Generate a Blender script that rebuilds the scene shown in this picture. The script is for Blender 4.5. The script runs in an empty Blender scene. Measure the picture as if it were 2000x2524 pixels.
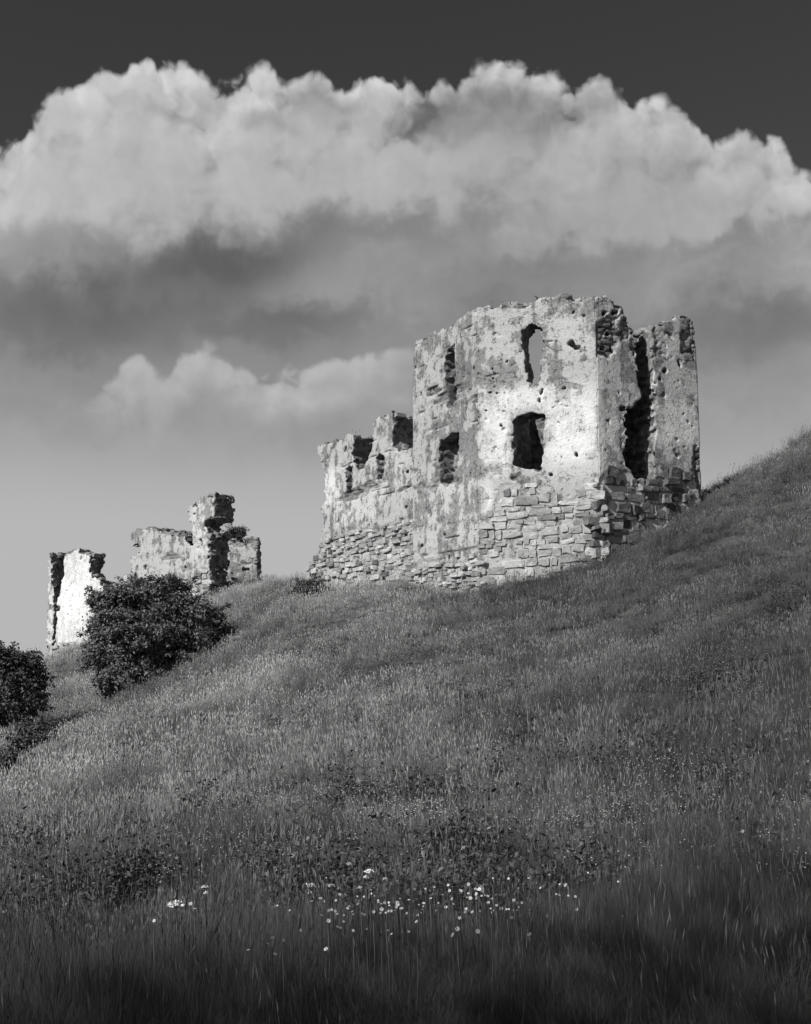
import bpy, bmesh, math, random
import numpy as np
from mathutils import Vector, Euler

R = math.radians
random.seed(11)
rng = np.random.default_rng(11)
sc = bpy.context.scene
COL = sc.collection

# ------------------------------------------------------------------ camera
EYE, PITCH, FPX = 1.65, R(8.5), 3000.0          # eye height, tilt, focal length in pixels of a 2000 px wide frame
cam_d = bpy.data.cameras.new('camera')
cam_d.sensor_fit = 'HORIZONTAL'
cam_d.sensor_width = 36.0
cam_d.lens = 36.0 * FPX / 2000.0
cam_d.clip_start, cam_d.clip_end = 0.1, 9000
cam = bpy.data.objects.new('camera', cam_d)
cam.location = (0, 0, EYE)
cam.rotation_euler = (math.pi / 2 + PITCH, 0, 0)
COL.objects.link(cam)
sc.camera = cam

# ------------------------------------------------------------------ exposure
sc.view_settings.view_transform = 'Standard'
sc.view_settings.look = 'None'
sc.view_settings.exposure = 0.0
sc.view_settings.gamma = 1.0
sc.view_settings.use_curve_mapping = False
sc.cycles.use_adaptive_sampling = True
sc.cycles.adaptive_threshold = 0.018
sc.cycles.adaptive_min_samples = 16
sc.cycles.use_denoising = True
sc.cycles.max_bounces = 6
sc.cycles.diffuse_bounces = 1
sc.cycles.transparent_max_bounces = 4

# ------------------------------------------------------------------ sun
SUN_EL = R(36)
_sh = Vector((-0.76, -0.65)).normalized()
SUN = Vector((_sh.x * math.cos(SUN_EL), _sh.y * math.cos(SUN_EL), math.sin(SUN_EL)))
sun_d = bpy.data.lights.new('sun', 'SUN')
sun_d.energy = 5.0
sun_d.angle = R(0.53)
sun_d.color = (1.0, 0.995, 0.985)
sun = bpy.data.objects.new('sun', sun_d)
sun.rotation_euler = SUN.to_track_quat('Z', 'Y').to_euler()
sun.location = (-40, -40, 60)
COL.objects.link(sun)

# ------------------------------------------------------------------ node helper
class S:
    """a socket with arithmetic; builds Math nodes"""
    tree = None
    def __init__(self, sock): self.s = sock
    @staticmethod
    def m(op, *a, clamp=False):
        n = S.tree.nodes.new('ShaderNodeMath'); n.operation = op; n.use_clamp = clamp
        for i, x in enumerate(a):
            if isinstance(x, S): S.tree.links.new(x.s, n.inputs[i])
            else: n.inputs[i].default_value = float(x)
        return S(n.outputs[0])
    def __add__(s, o): return S.m('ADD', s, o)
    __radd__ = __add__
    def __sub__(s, o): return S.m('SUBTRACT', s, o)
    def __rsub__(s, o): return S.m('SUBTRACT', o, s)
    def __mul__(s, o): return S.m('MULTIPLY', s, o)
    __rmul__ = __mul__
    def __truediv__(s, o): return S.m('DIVIDE', s, o)
    def __neg__(s): return S.m('MULTIPLY', s, -1)
def step(x, a, b):
    n = S.tree.nodes.new('ShaderNodeMapRange'); n.interpolation_type = 'SMOOTHSTEP'
    S.tree.links.new(x.s, n.inputs['Value'])
    n.inputs['From Min'].default_value = a; n.inputs['From Max'].default_value = b
    return S(n.outputs[0])
def mixf(f, a, b):
    return a + (b - a) * f if isinstance(a, S) or isinstance(b, S) else f * (b - a) + a
def vscale(v, k, add=None):
    n = S.tree.nodes.new('ShaderNodeVectorMath'); n.operation = 'MULTIPLY_ADD'
    S.tree.links.new(v, n.inputs[0])
    n.inputs[1].default_value = k if isinstance(k, tuple) else (k, k, k)
    if add is None: n.inputs[2].default_value = (0, 0, 0)
    elif isinstance(add, tuple): n.inputs[2].default_value = add
    else: S.tree.links.new(add, n.inputs[2])
    return n.outputs[0]
def noise(v, scale, detail=3, rough=.5, dist=0.0, color=False):
    n = S.tree.nodes.new('ShaderNodeTexNoise'); n.noise_dimensions = '3D'
    S.tree.links.new(v, n.inputs['Vector'])
    n.inputs['Scale'].default_value = scale; n.inputs['Detail'].default_value = detail
    n.inputs['Roughness'].default_value = rough; n.inputs['Distortion'].default_value = dist
    return n.outputs['Color'] if color else S(n.outputs[0])
def voro(v, scale, detail=0, rough=.5, feature='F1', smooth=.5, out='Distance'):
    n = S.tree.nodes.new('ShaderNodeTexVoronoi'); n.feature = feature
    S.tree.links.new(v, n.inputs['Vector'])
    n.inputs['Scale'].default_value = scale; n.inputs['Detail'].default_value = detail
    n.inputs['Roughness'].default_value = rough
    if feature == 'SMOOTH_F1': n.inputs['Smoothness'].default_value = smooth
    return S(n.outputs[out])
def curve(x, pts):
    n = S.tree.nodes.new('ShaderNodeFloatCurve'); c = n.mapping.curves[0]
    n.mapping.use_clip = False
    for i, (a, b) in enumerate(pts):
        if i < 2: c.points[i].location = (a, b)
        else: c.points.new(a, b)
    for q in c.points: q.handle_type = 'AUTO_CLAMPED'
    n.mapping.update()
    S.tree.links.new(x.s, n.inputs['Value'])
    return S(n.outputs[0])
def ramp(x, pts):
    n = S.tree.nodes.new('ShaderNodeValToRGB'); e = n.color_ramp.elements
    while len(e) < len(pts): e.new(.5)
    for i, (p, v) in enumerate(pts):
        e[i].position = p; e[i].color = (v, v, v, 1)
    S.tree.links.new(x.s, n.inputs[0])
    return S(n.outputs[0])

# ------------------------------------------------------------------ world: sky and clouds (monochrome, red filtered)
def px_az(px): return math.degrees(math.atan((px - 1000) / FPX))
def px_el(py): return math.degrees(PITCH) + math.degrees(math.atan((1262 - py) / FPX))

CLOUD_PATCHES = (      # (px, py, rx, ry, brightness, weight): lit heads, folds and hollows of the cloud bank
    (1000, 800, 1800, 175, .26, .95), (200, 430, 420, 150, .48, .85), (1540, 500, 540, 150, .375, .9),
    (820, 425, 270, 100, .42, .85), (740, 275, 130, 60, .30, .85), (1170, 280, 230, 80, .25, .9), (1370, 320, 110, 50, .28, .7), (430, 290, 65, 45, .30, .75), (550, 270, 70, 60, .48, .8), (1005, 295, 50, 34, .12, .9),
    (960, 565, 300, 62, .20, .8), (740, 590, 160, 50, .20, .8), (490, 670, 300, 85, .115, .95), (150, 800, 270, 110, .14, .9), (620, 800, 300, 60, .15, .75), (60, 650, 150, 60, .29, .7),
    (830, 715, 200, 55, .30, .9), (1350, 660, 300, 50, .20, .6), (1860, 700, 150, 40, .28, .8), (1850, 632, 200, 34, .20, .65), (1880, 840, 280, 80, .18, .8), (120, 960, 240, 50, .25, .6))

world = bpy.data.worlds.new('World'); sc.world = world
world.use_nodes = True
world.cycles.sampling_method = 'NONE'
wt = world.node_tree; wt.nodes.clear(); S.tree = wt
tc = wt.nodes.new('ShaderNodeTexCoord')
Dv = tc.outputs['Generated']
sep = wt.nodes.new('ShaderNodeSeparateXYZ'); wt.links.new(Dv, sep.inputs[0])
dx, dy, dz = (S(sep.outputs[i]) for i in range(3))
az = S.m('ARCTAN2', dx, dy) * 57.29578
el = S.m('ARCSINE', dz) * 57.29578
sky = wt.nodes.new('ShaderNodeTexSky'); sky.sky_type = 'NISHITA'
sky.sun_disc = False
sky.sun_elevation = SUN_EL
sky.sun_rotation = math.atan2(SUN.x, SUN.y)
sky.altitude = 300; sky.air_density = 1.0; sky.dust_density = 0.6; sky.ozone_density = 1.0
sp = wt.nodes.new('ShaderNodeSeparateColor'); wt.links.new(sky.outputs[0], sp.inputs[0])
SKY_STRENGTH = 0.1
clear = S(sp.outputs[0]) * 0.40                      # what a red filter leaves of the clear sky, before the strength

cmb = wt.nodes.new('ShaderNodeCombineXYZ'); wt.links.new(az.s, cmb.inputs[0]); wt.links.new(el.s, cmb.inputs[1])
Q = cmb.outputs[0]                                    # direction as (azimuth, elevation) in degrees
def noise2(v, scale, detail=3, rough=.5, color=False):
    n = wt.nodes.new('ShaderNodeTexNoise'); n.noise_dimensions = '2D'
    wt.links.new(v, n.inputs['Vector']); n.inputs['Scale'].default_value = scale
    n.inputs['Detail'].default_value = detail; n.inputs['Roughness'].default_value = rough
    return n.outputs['Color'] if color else S(n.outputs[0])
def puffs(v, scale, detail, rough, smooth=.4):
    n = wt.nodes.new('ShaderNodeTexVoronoi'); n.voronoi_dimensions = '2D'; n.feature = 'F1'
    wt.links.new(v, n.inputs['Vector']); n.inputs['Scale'].default_value = scale; n.inputs['Detail'].default_value = detail
    n.inputs['Roughness'].default_value = rough; n.inputs['Lacunarity'].default_value = 2.3
    d = S(n.outputs['Distance'])
    return 1.0 - d * d
def shift(v, a, b):
    n = wt.nodes.new('ShaderNodeVectorMath'); n.operation = 'ADD'; wt.links.new(v, n.inputs[0]); n.inputs[1].default_value = (a, b, 0)
    return n.outputs[0]
wn = noise2(Q, .55, 2, .5, True)
Wq = vscale(wn, (.9, .9, 0), shift(Q, -.45, -.45))
n_low = noise2(Wq, .13, 2, .5)
n_mid = noise2(Wq, .36, 3, .5)
n_fine = noise2(Wq, 1.5, 2, .55)
puff = puffs(Wq, .42, 2.0, .40)
puff2 = puffs(shift(Wq, -.42, .60), .42, 2.0, .40)
relief = (puff - puff2)

def profile(pts):
    """height of a cloud's upper edge over azimuth, from edge points of the view; goes on level beyond"""
    p = sorted((px_az(a), px_el(b)) for a, b in pts)
    p = [(-40, 25.0), (-26, 24.0)] + p + [(24, 20.5), (40, 23.0)]
    return [((a + 40) / 80, e / 40) for a, e in p]
azn = S.m('MINIMUM', S.m('MAXIMUM', (az + 40) / 80, 0.0), 1.0)
top1 = curve(azn, profile([(-60, 400), (30, 330), (70, 285), (130, 225), (205, 212), (250, 215), (295, 160), (350, 145), (410, 160), (465, 205),
    (530, 185), (640, 172), (700, 205), (770, 168), (850, 182), (960, 165), (1030, 190), (1052, 215), (1090, 165), (1190, 150), (1280, 150),
    (1340, 180), (1420, 205), (1500, 200), (1580, 235), (1690, 280), (1770, 330), (1835, 395), (1890, 352), (1950, 372), (2030, 470)])) * 40
t1 = top1 - el + (puff - .78) * 1.25 + (n_fine - .5) * .38 + (n_mid - .5) * .5
m1 = step(t1, -.12, .5)

def blob(px, py, rx, ry, k=1.0):
    """a soft patch at a direction, in degrees"""
    a = (az + (n_low - .5) * 4.5 + (n_mid - .5) * 4 - px_az(px)) / (rx / 52.0)
    e = (el + (n_mid - .5) * 3.6 + (n_fine - .5) * .7 - px_el(py)) / (ry / 52.0)
    q_ = a * a + e * e
    return S.m('EXPONENT', -S.m('POWER', q_, 1.45))
body = curve(step(t1, 0, 14), [(0, .56), (.10, .54), (.35, .46), (.6, .35), (1, .30)])
for (px, py, rx, ry, v, w) in CLOUD_PATCHES:
    g_ = blob(px, py, rx, ry) * w
    body = body + (v - body) * g_
body = body * (1.0 + (n_low - .5) * .25 + (n_mid - .5) * .34 + (n_fine - .5) * .12 + relief * (1.0 - step(t1, .6, 4.0) * .88) * .38)
body = mixf(step(-el + (n_mid - .5) * 2, -14.5, -9.5), body, .365 + step(-el, -13.0, -7.0) * .11)     # hazy light towards the ground line
top2 = curve(azn, [((px_az(p) + 40) / 80, px_el(q) / 40) for p, q in sorted([(-700, 1000), (-250, 980), (0, 1010), (180, 980), (262, 915),
    (320, 880), (375, 935), (420, 885), (490, 850), (570, 880), (650, 905), (760, 890), (860, 875), (960, 850), (1050, 860), (1250, 880), (1600, 830), (2000, 860), (2600, 950)])]) * 40
t2 = top2 - el + (puff - .75) * .7 + (n_fine - .5) * .32 + (n_mid - .5) * .3
m2 = step(t2, -.05, .5) * step(-t2, -3.6, -2.0) * step(-az, -4, 3) * step(az + (n_mid - .5) * 2, -15.6, -13.0)
b2 = .45 + relief * .10 + (n_mid - .5) * .10 - step(t2, .3, 3.5) * .10
cloud = mixf(m2 * .9, body, b2)
cover = m1
base = mixf(cover, clear * SKY_STRENGTH, cloud)
below = step(-el, -.5, 2.0)
final = mixf(below, base, .12)
final = S.m('MAXIMUM', final, .012) / SKY_STRENGTH
bg = wt.nodes.new('ShaderNodeBackground'); bg.inputs['Strength'].default_value = SKY_STRENGTH
wt.links.new(final.s, bg.inputs['Color'])
wo = wt.nodes.new('ShaderNodeOutputWorld'); wt.links.new(bg.outputs[0], wo.inputs[0])

# ------------------------------------------------------------------ helpers
def ray(px, py):
    a, b = (px - 1000) / FPX, (1262 - py) / FPX
    return np.array([a, math.cos(PITCH) - b * math.sin(PITCH), math.sin(PITCH) + b * math.cos(PITCH)])
def at(px, py, Y):
    d = ray(px, py); k = Y / d[1]
    return np.array([d[0] * k, Y, d[2] * k + EYE])
def tag(o, label=None, cat=None, group=None, kind=None):
    if label: o['label'] = label
    if cat: o['category'] = cat
    if group: o['group'] = group
    if kind: o['kind'] = kind
    return o
def empty(name, loc):
    o = bpy.data.objects.new(name, None); o.location = loc; o.empty_display_size = .3
    COL.objects.link(o); return o
def mesh_obj(name, verts, faces, mat, parent=None, loc=(0, 0, 0), smooth=False):
    me = bpy.data.meshes.new(name)
    me.from_pydata([tuple(v) for v in verts], [], [tuple(f) for f in faces])
    if mat: me.materials.append(mat)
    if smooth: me.polygons.foreach_set('use_smooth', [True] * len(me.polygons))
    o = bpy.data.objects.new(name, me); o.location = loc
    if parent: o.parent = parent
    COL.objects.link(o); return o
def fast_mesh(name, V, F, mat=None, smooth=False):
    """V (n,3) float, F (m,k) int with a constant k"""
    V = np.asarray(V, np.float32); F = np.asarray(F, np.int32)
    me = bpy.data.meshes.new(name); k = F.shape[1]
    me.vertices.add(len(V)); me.vertices.foreach_set('co', V.ravel())
    me.loops.add(F.size); me.loops.foreach_set('vertex_index', F.ravel())
    me.polygons.add(len(F)); me.polygons.foreach_set('loop_start', np.arange(0, F.size, k, dtype=np.int32))
    me.polygons.foreach_set('loop_total', np.full(len(F), k, np.int32))
    if smooth: me.polygons.foreach_set('use_smooth', np.ones(len(F), bool))
    me.update(calc_edges=True); me.validate()
    if mat: me.materials.append(mat)
    return me
def link(name, me, parent=None, loc=(0, 0, 0)):
    o = bpy.data.objects.new(name, me); o.location = loc
    if parent: o.parent = parent
    COL.objects.link(o); return o

# ------------------------------------------------------------------ numpy noise
def _h(ix, iy, iz, seed):
    h = (ix.astype(np.uint32) * np.uint32(374761393) + iy.astype(np.uint32) * np.uint32(668265263)
         + iz.astype(np.uint32) * np.uint32(2147483647 - 58) + np.uint32(seed * 974711))
    h = (h ^ (h >> np.uint32(13))) * np.uint32(1274126177)
    h = h ^ (h >> np.uint32(16)); h = h * np.uint32(2246822519); h = h ^ (h >> np.uint32(15))
    return (h & np.uint32(0xffffff)).astype(np.float32) / np.float32(0xffffff)
def vnoise(x, y, z=None, seed=0):
    z = np.zeros_like(x) if z is None else z
    xi, yi, zi = np.floor(x), np.floor(y), np.floor(z)
    fx, fy, fz = x - xi, y - yi, z - zi
    xi, yi, zi = xi.astype(np.int64), yi.astype(np.int64), zi.astype(np.int64)
    fx, fy, fz = (f * f * (3 - 2 * f) for f in (fx, fy, fz))
    def L(a, b, t): return a + (b - a) * t
    def c(i, j, k): return _h(xi + i, yi + j, zi + k, seed)
    return L(L(L(c(0,0,0), c(1,0,0), fx), L(c(0,1,0), c(1,1,0), fx), fy),
             L(L(c(0,0,1), c(1,0,1), fx), L(c(0,1,1), c(1,1,1), fx), fy), fz)
def fbm(x, y, z=None, oct=3, seed=0, rough=.5):
    s, a, n = 0, 1.0, 0
    z = np.zeros_like(x) if z is None else z
    for o in range(oct):
        s = s + a * vnoise(x * 2**o, y * 2**o, z * 2**o, seed + o * 17); n += a; a *= rough
    return s / n
def cells2(x, y, seed=0):
    """worley cells: F1, F2, random of the cell"""
    xi, yi = np.floor(x).astype(np.int64), np.floor(y).astype(np.int64)
    f1 = np.full(x.shape, 9., np.float32); f2 = f1.copy(); r = np.zeros_like(f1); zz = np.zeros_like(xi)
    for i in (-1, 0, 1):
        for j in (-1, 0, 1):
            cx, cy = xi + i, yi + j
            px = cx + .15 + .7 * _h(cx, cy, zz, seed); py = cy + .2 + .6 * _h(cx, cy, zz, seed + 5)
            d = np.sqrt((px - x)**2 + (py - y)**2).astype(np.float32)
            near = d < f1
            f2 = np.where(near, f1, np.minimum(f2, d)); r = np.where(near, _h(cx, cy, zz, seed + 9), r); f1 = np.where(near, d, f1)
    return f1, f2, r
def cells3(x, y, z, seed=0):
    xi, yi, zi = (np.floor(t).astype(np.int64) for t in (x, y, z))
    f1 = np.full(x.shape, 9., np.float32); r = np.zeros_like(f1)
    for i in (-1, 0, 1):
        for j in (-1, 0, 1):
            for k in (-1, 0, 1):
                cx, cy, cz = xi + i, yi + j, zi + k
                d = ((cx + _h(cx, cy, cz, seed) - x)**2 + (cy + _h(cx, cy, cz, seed + 3) - y)**2 + (cz + _h(cx, cy, cz, seed + 7) - z)**2).astype(np.float32)
                near = d < f1
                r = np.where(near, _h(cx, cy, cz, seed + 11), r); f1 = np.where(near, d, f1)
    return np.sqrt(f1), r
def sstep(x, a, b):
    t = np.clip((x - a) / (b - a), 0, 1); return t * t * (3 - 2 * t)

# ------------------------------------------------------------------ materials
def new_mat(name):
    m = bpy.data.materials.new(name); m.use_nodes = True
    t = m.node_tree; S.tree = t
    b = t.nodes['Principled BSDF']
    return m, t, b
def set_grey(t, b, val, rough=.9, spec=.2):
    c = t.nodes.new('ShaderNodeCombineColor')
    for i in range(3): t.links.new(val.s, c.inputs[i])
    t.links.new(c.outputs[0], b.inputs['Base Color'])
    b.inputs['Roughness'].default_value = rough
    b.inputs['Specular IOR Level'].default_value = spec
def bump(t, b, val, strength=.5, dist=.02):
    n = t.nodes.new('ShaderNodeBump'); n.inputs['Strength'].default_value = strength; n.inputs['Distance'].default_value = dist
    t.links.new(val.s, n.inputs['Height']); t.links.new(n.outputs[0], b.inputs['Normal'])
def attr(t, name, kind='GEOMETRY', out='Fac'):
    a = t.nodes.new('ShaderNodeAttribute'); a.attribute_name = name; a.attribute_type = kind
    return S(a.outputs[out])
def geo_pos(t): return t.nodes.new('ShaderNodeNewGeometry').outputs['Position']
def obj_co(t): return t.nodes.new('ShaderNodeTexCoord').outputs['Object']
def clampf(x, a, b): return S.m('MINIMUM', S.m('MAXIMUM', x, a), b)

def wall_material():
    m, t, b = new_mat('weathered_plaster_and_rubble')
    P = geo_pos(t)
    bare, tone = attr(t, 'bare'), attr(t, 'tone')
    fine = noise(P, 8, 6, .68); mid = noise(P, 2.2, 7, .66); big = noise(P, .6, 3, .5)
    streak = noise(vscale(P, (2.6, 2.6, .45)), 1.0, 6, .62)
    speck = noise(P, 24, 3, .6)
    # lime plaster: pale, stained by lichen, soot and rain
    stain = step(mid * .6 + streak * .4 + (big - .5) * .45, .485, .545)
    stain2 = step(fine * .65 + mid * .35 + (streak - .5) * .3, .52, .58)
    clean = step(tone, .50, .66)
    stain = stain * (1.0 - clean * .7); stain2 = stain2 * (1.0 - clean * .5)
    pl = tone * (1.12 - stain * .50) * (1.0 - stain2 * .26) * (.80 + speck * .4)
    pl = pl * (1.0 - step(fine * .5 + speck * .5 + (mid - .5) * .3, .555, .62) * .68)
    # courses of stone reading through the thin skin
    jn = voro(vscale(noise(P, 1.7, 3, .6, color=True), .35, vscale(P, (2.3, 2.3, 3.9))), 1.0, 0, .5, 'DISTANCE_TO_EDGE')
    crack = (1.0 - step(jn, .005, .05)) * step(mid * .6 + streak * .4, .46, .56) * (1.0 - clean * .8)
    pl = pl * (1.0 - crack * .45)
    # bare rubble: darker stones of uneven tone, pale old mortar
    vc = voro(vscale(P, (3.1, 3.1, 5.0)), 1.0, 0, .5, 'F1', .5, 'Color')
    n = t.nodes.new('ShaderNodeSeparateColor'); t.links.new(vc.s, n.inputs[0])
    st = .09 + S(n.outputs[0]) * .20
    st = st * (.45 + mid * .55 + fine * .55)
    edge = step(fine * .5 + speck * .2 + mid * .3 - .5 + bare, .36, .56)
    val = mixf(edge, pl, st)
    set_grey(t, b, clampf(val, .02, .8), .95, .15)
    bump(t, b, fine * .8 + speck * .35 + mid * .5 - edge * .12 - stain2 * .06 - crack * .12, .85, .06)
    return m
def stone_material():
    m, t, b = new_mat('quarried_stone')
    oi = t.nodes.new('ShaderNodeObjectInfo')
    P = geo_pos(t)
    c = t.nodes.new('ShaderNodeSeparateColor'); t.links.new(oi.outputs['Color'], c.inputs[0])
    base = S(c.outputs[0])
    fine = noise(P, 11, 5, .65); mid = noise(P, 3.1, 4, .6)
    lime = step(mid * .7 + fine * .3, .50, .62)
    val = base * (.72 + fine * .56)
    val = mixf(lime * .7, val, base * 1.25 + .08)
    val = val * (1.0 - step(noise(P, 6, 4, .6), .56, .68) * .4)
    set_grey(t, b, clampf(val, .02, .75), .92, .2)
    bump(t, b, fine + mid * .6, .7, .04)
    return m
def plain_material(name, v, rough=.8, spec=.2, var=.25, scale=8):
    m, t, b = new_mat(name)
    n = noise(geo_pos(t), scale, 3, .6)
    set_grey(t, b, (n - .5) * (2 * var * v) + v, rough, spec)
    return m
def leaf_material(name, v, rough=.45, spec=.35):
    m, t, b = new_mat(name)
    n = noise(geo_pos(t), 1.6, 3, .6)
    f = noise(geo_pos(t), 15, 2, .5)
    set_grey(t, b, v * (.45 + n * .6 + f * .5), rough, spec)
    return m
def grass_material(name, v, spec=.2):
    m, t, b = new_mat(name)
    tn = attr(t, 'tone', 'INSTANCER')
    oi = t.nodes.new('ShaderNodeObjectInfo')
    rnd = attr(t, 'shade')
    P = geo_pos(t)
    # drier and lusher patches
    pat = noise(vscale(P, (1, 1, .3)), .45, 4, .6) * .9 + noise(vscale(P, (1, 1, .3)), 2.2, 3, .6) * .9 + noise(P, .1, 2, .5) * .7
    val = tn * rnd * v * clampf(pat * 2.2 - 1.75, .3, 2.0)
    set_grey(t, b, val, .6, spec)
    # matted blades: light follows the lie of the turf more than the single blade
    la = t.nodes.new('ShaderNodeAttribute'); la.attribute_name = 'lie'; la.attribute_type = 'INSTANCER'
    ge = t.nodes.new('ShaderNodeNewGeometry')
    mx = t.nodes.new('ShaderNodeMix'); mx.data_type = 'VECTOR'; mx.inputs[0].default_value = .62
    t.links.new(ge.outputs['Normal'], mx.inputs[4]); t.links.new(la.outputs['Vector'], mx.inputs[5])
    nz = t.nodes.new('ShaderNodeVectorMath'); nz.operation = 'NORMALIZE'; t.links.new(mx.outputs[1], nz.inputs[0])
    t.links.new(nz.outputs[0], b.inputs['Normal'])
    if hasattr(m.cycles, 'use_bump_map_correction'): m.cycles.use_bump_map_correction = False
    return m
def soil_material():
    m, t, b = new_mat('turf_and_thatch')
    P = geo_pos(t)
    v = .035 + noise(P, 1.2, 5, .65) * .06
    set_grey(t, b, v, .95, .1)
    bump(t, b, noise(P, 9, 4, .6), .8, .06)
    return m
M_WALL, M_STONE = wall_material(), stone_material()
M_LEAF = leaf_material('shrub_leaf', .12, .6, .25)
M_LEAF_FAR = leaf_material('dark_shrub_leaf', .09, .6, .2)
M_WEED = leaf_material('weed_leaf', .075)
M_BARK = plain_material('bark', .09)
M_SOIL = soil_material()
M_GRASS = grass_material('grass_blade', 1.0)
M_SEED = grass_material('grass_seed_head', 1.7)
M_PETAL = plain_material('white_petal', .68, .7, .2, .06)
M_EYE = plain_material('flower_centre', .32)
M_STEM = plain_material('green_stem', .11)

# ------------------------------------------------------------------ terrain
CP = [  # (px, py, Y): ground seen at that pixel at that distance
    (0, 2310, 10), (0, 2040, 18), (0, 1905, 30), (0, 1825, 40), (0, 1760, 50), (0, 1690, 62), (30, 1666, 78),
    (300, 2265, 10), (300, 1960, 20), (300, 1832, 30), (300, 1762, 42), (300, 1712, 50), (300, 1640, 60), (300, 1545, 77),
    (600, 2235, 10), (600, 1900, 20), (600, 1740, 30), (590, 1610, 44), (600, 1510, 56), (600, 1449, 68),
    (1000, 2205, 10), (1000, 1790, 22), (1000, 1645, 30), (1000, 1535, 38), (1050, 1456, 43.6),
    (1300, 2185, 10), (1300, 1765, 20), (1300, 1605, 30), (1240, 1425, 41.4), (1400, 1392, 40.0),
    (1500, 1745, 20), (1500, 1565, 30), (1492, 1378, 39.5), (1620, 1300, 40.2), (1700, 2150, 10), (1700, 1700, 20), (1700, 1475, 30), (1728, 1238, 41),
    (2000, 2110, 10), (2000, 1620, 20), (2000, 1350, 30), (2000, 1075, 42), (1860, 1160, 41.5),
    (800, 1454, 49.4), (752, 1441, 51.5), (880, 1442, 47.8), (1005, 1428, 45.0),
    (700, 1430, 62), (640, 1432, 72), (590, 1441, 79), (515, 1476, 71), (120, 1640, 80), (240, 1600, 77.5), (400, 1500, 74)]
pts = [at(*c) for c in CP]
pts += [np.array(p, float) for p in [(0, 0, 0), (0, 5.5, .02), (-4, 0, -.3), (4, 0, .1), (-5, -15, -1), (5, -15, -.5), (0, -30, -3), (20, -15, 1), (-20, -15, -3),
    (20, 42, 13.5), (20, 30, 7.8), (14, 20, 4.0), (14, 10, 1.8), (25, 10, 5), (30, 30, 11), (32, 48, 15), (18, 55, 10.5), (10, 52, 7.0), (4, 52, 6.2), (20, 75, 7),
    (0, 62, 6.6), (5, 80, 4), (-8, 92, 5), (-20, 96, 0), (-32, 85, -2), (-30, 60, -2.5), (-24, 40, -3.2), (-20, 20, -2.6), (-14, 8, -1.4), (0, 110, -3), (25, 110, -3), (-40, 40, -6), (-40, 0, -6)]]
pts = np.array(pts)
def _tps(r2): return np.where(r2 > 1e-9, .5 * r2 * np.log(np.maximum(r2, 1e-9)), 0)
_n = len(pts)
_A = np.zeros((_n + 3, _n + 3))
_d2 = ((pts[:, None, :2] - pts[None, :, :2])**2).sum(-1)
_A[:_n, :_n] = _tps(_d2) + np.eye(_n) * 3.0
_A[:_n, _n] = 1; _A[:_n, _n+1:] = pts[:, :2]; _A[_n, :_n] = 1; _A[_n+1:, :_n] = pts[:, :2].T
_w = np.linalg.solve(_A, np.concatenate([pts[:, 2], np.zeros(3)]))
def H(x, y):
    x = np.atleast_1d(np.asarray(x, float)); y = np.atleast_1d(np.asarray(y, float)); sh = x.shape
    x, y = x.ravel(), y.ravel(); out = np.empty(len(x))
    for i in range(0, len(x), 20000):
        xs, ys = x[i:i+20000], y[i:i+20000]
        cx, cy = np.clip(xs, -42, 34), np.clip(ys, -32, 112)
        r2 = (cx[:, None] - pts[None, :, 0])**2 + (cy[:, None] - pts[None, :, 1])**2
        z = _tps(r2) @ _w[:_n] + _w[_n] + cx * _w[_n+1] + cy * _w[_n+2]
        d = np.hypot(xs - cx, ys - cy)
        far = -25 + 12 * (fbm(xs / 300, ys / 300, oct=3, seed=3) - .5)
        k = sstep(d, 0, 130)
        z = z * (1 - k) + far * k
        near = sstep(np.hypot(xs, ys), 3, 10)
        z = z - .26 * sstep(ys, 6, 20)
        z = z + near * (.72 * (fbm((xs - .25 * ys) / 4.2, (ys + .2 * xs) / 1.7, oct=3, seed=41) - .5) + .26 * (fbm(xs / 1.3, ys / .7, oct=2, seed=43) - .5))
        out[i:i+20000] = z
    return out.reshape(sh)
_hx, _hy = np.arange(-34, 30.01, .25), np.arange(0, 104.01, .25)
_hz = H(*np.meshgrid(_hx, _hy, indexing='ij'))
def Hq(x, y):
    """ground height read from a table"""
    x = np.atleast_1d(np.asarray(x, float)); y = np.atleast_1d(np.asarray(y, float))
    fx = np.clip((x + 34) / .25, 0, len(_hx) - 1.001); fy = np.clip(y / .25, 0, len(_hy) - 1.001)
    i, j = fx.astype(int), fy.astype(int); a, b = fx - i, fy - j
    return (_hz[i, j] * (1 - a) + _hz[i+1, j] * a) * (1 - b) + (_hz[i, j+1] * (1 - a) + _hz[i+1, j+1] * a) * b
def H1(x, y): return float(Hq(x, y)[0])
def on_ground(px, py, up=0.0, y0=3.0, y1=100):
    """first point along the pixel's ray that is `up` above the ground"""
    Y = np.linspace(y0, y1, 900); d = ray(px, py)
    X = d[0] / d[1] * Y; Z = d[2] / d[1] * Y + EYE
    g = Hq(X, Y) + up - Z
    i = int(np.argmax(g > 0)) if (g > 0).any() else len(Y) - 1
    return np.array([X[i], Y[i], Z[i] - up])

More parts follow.
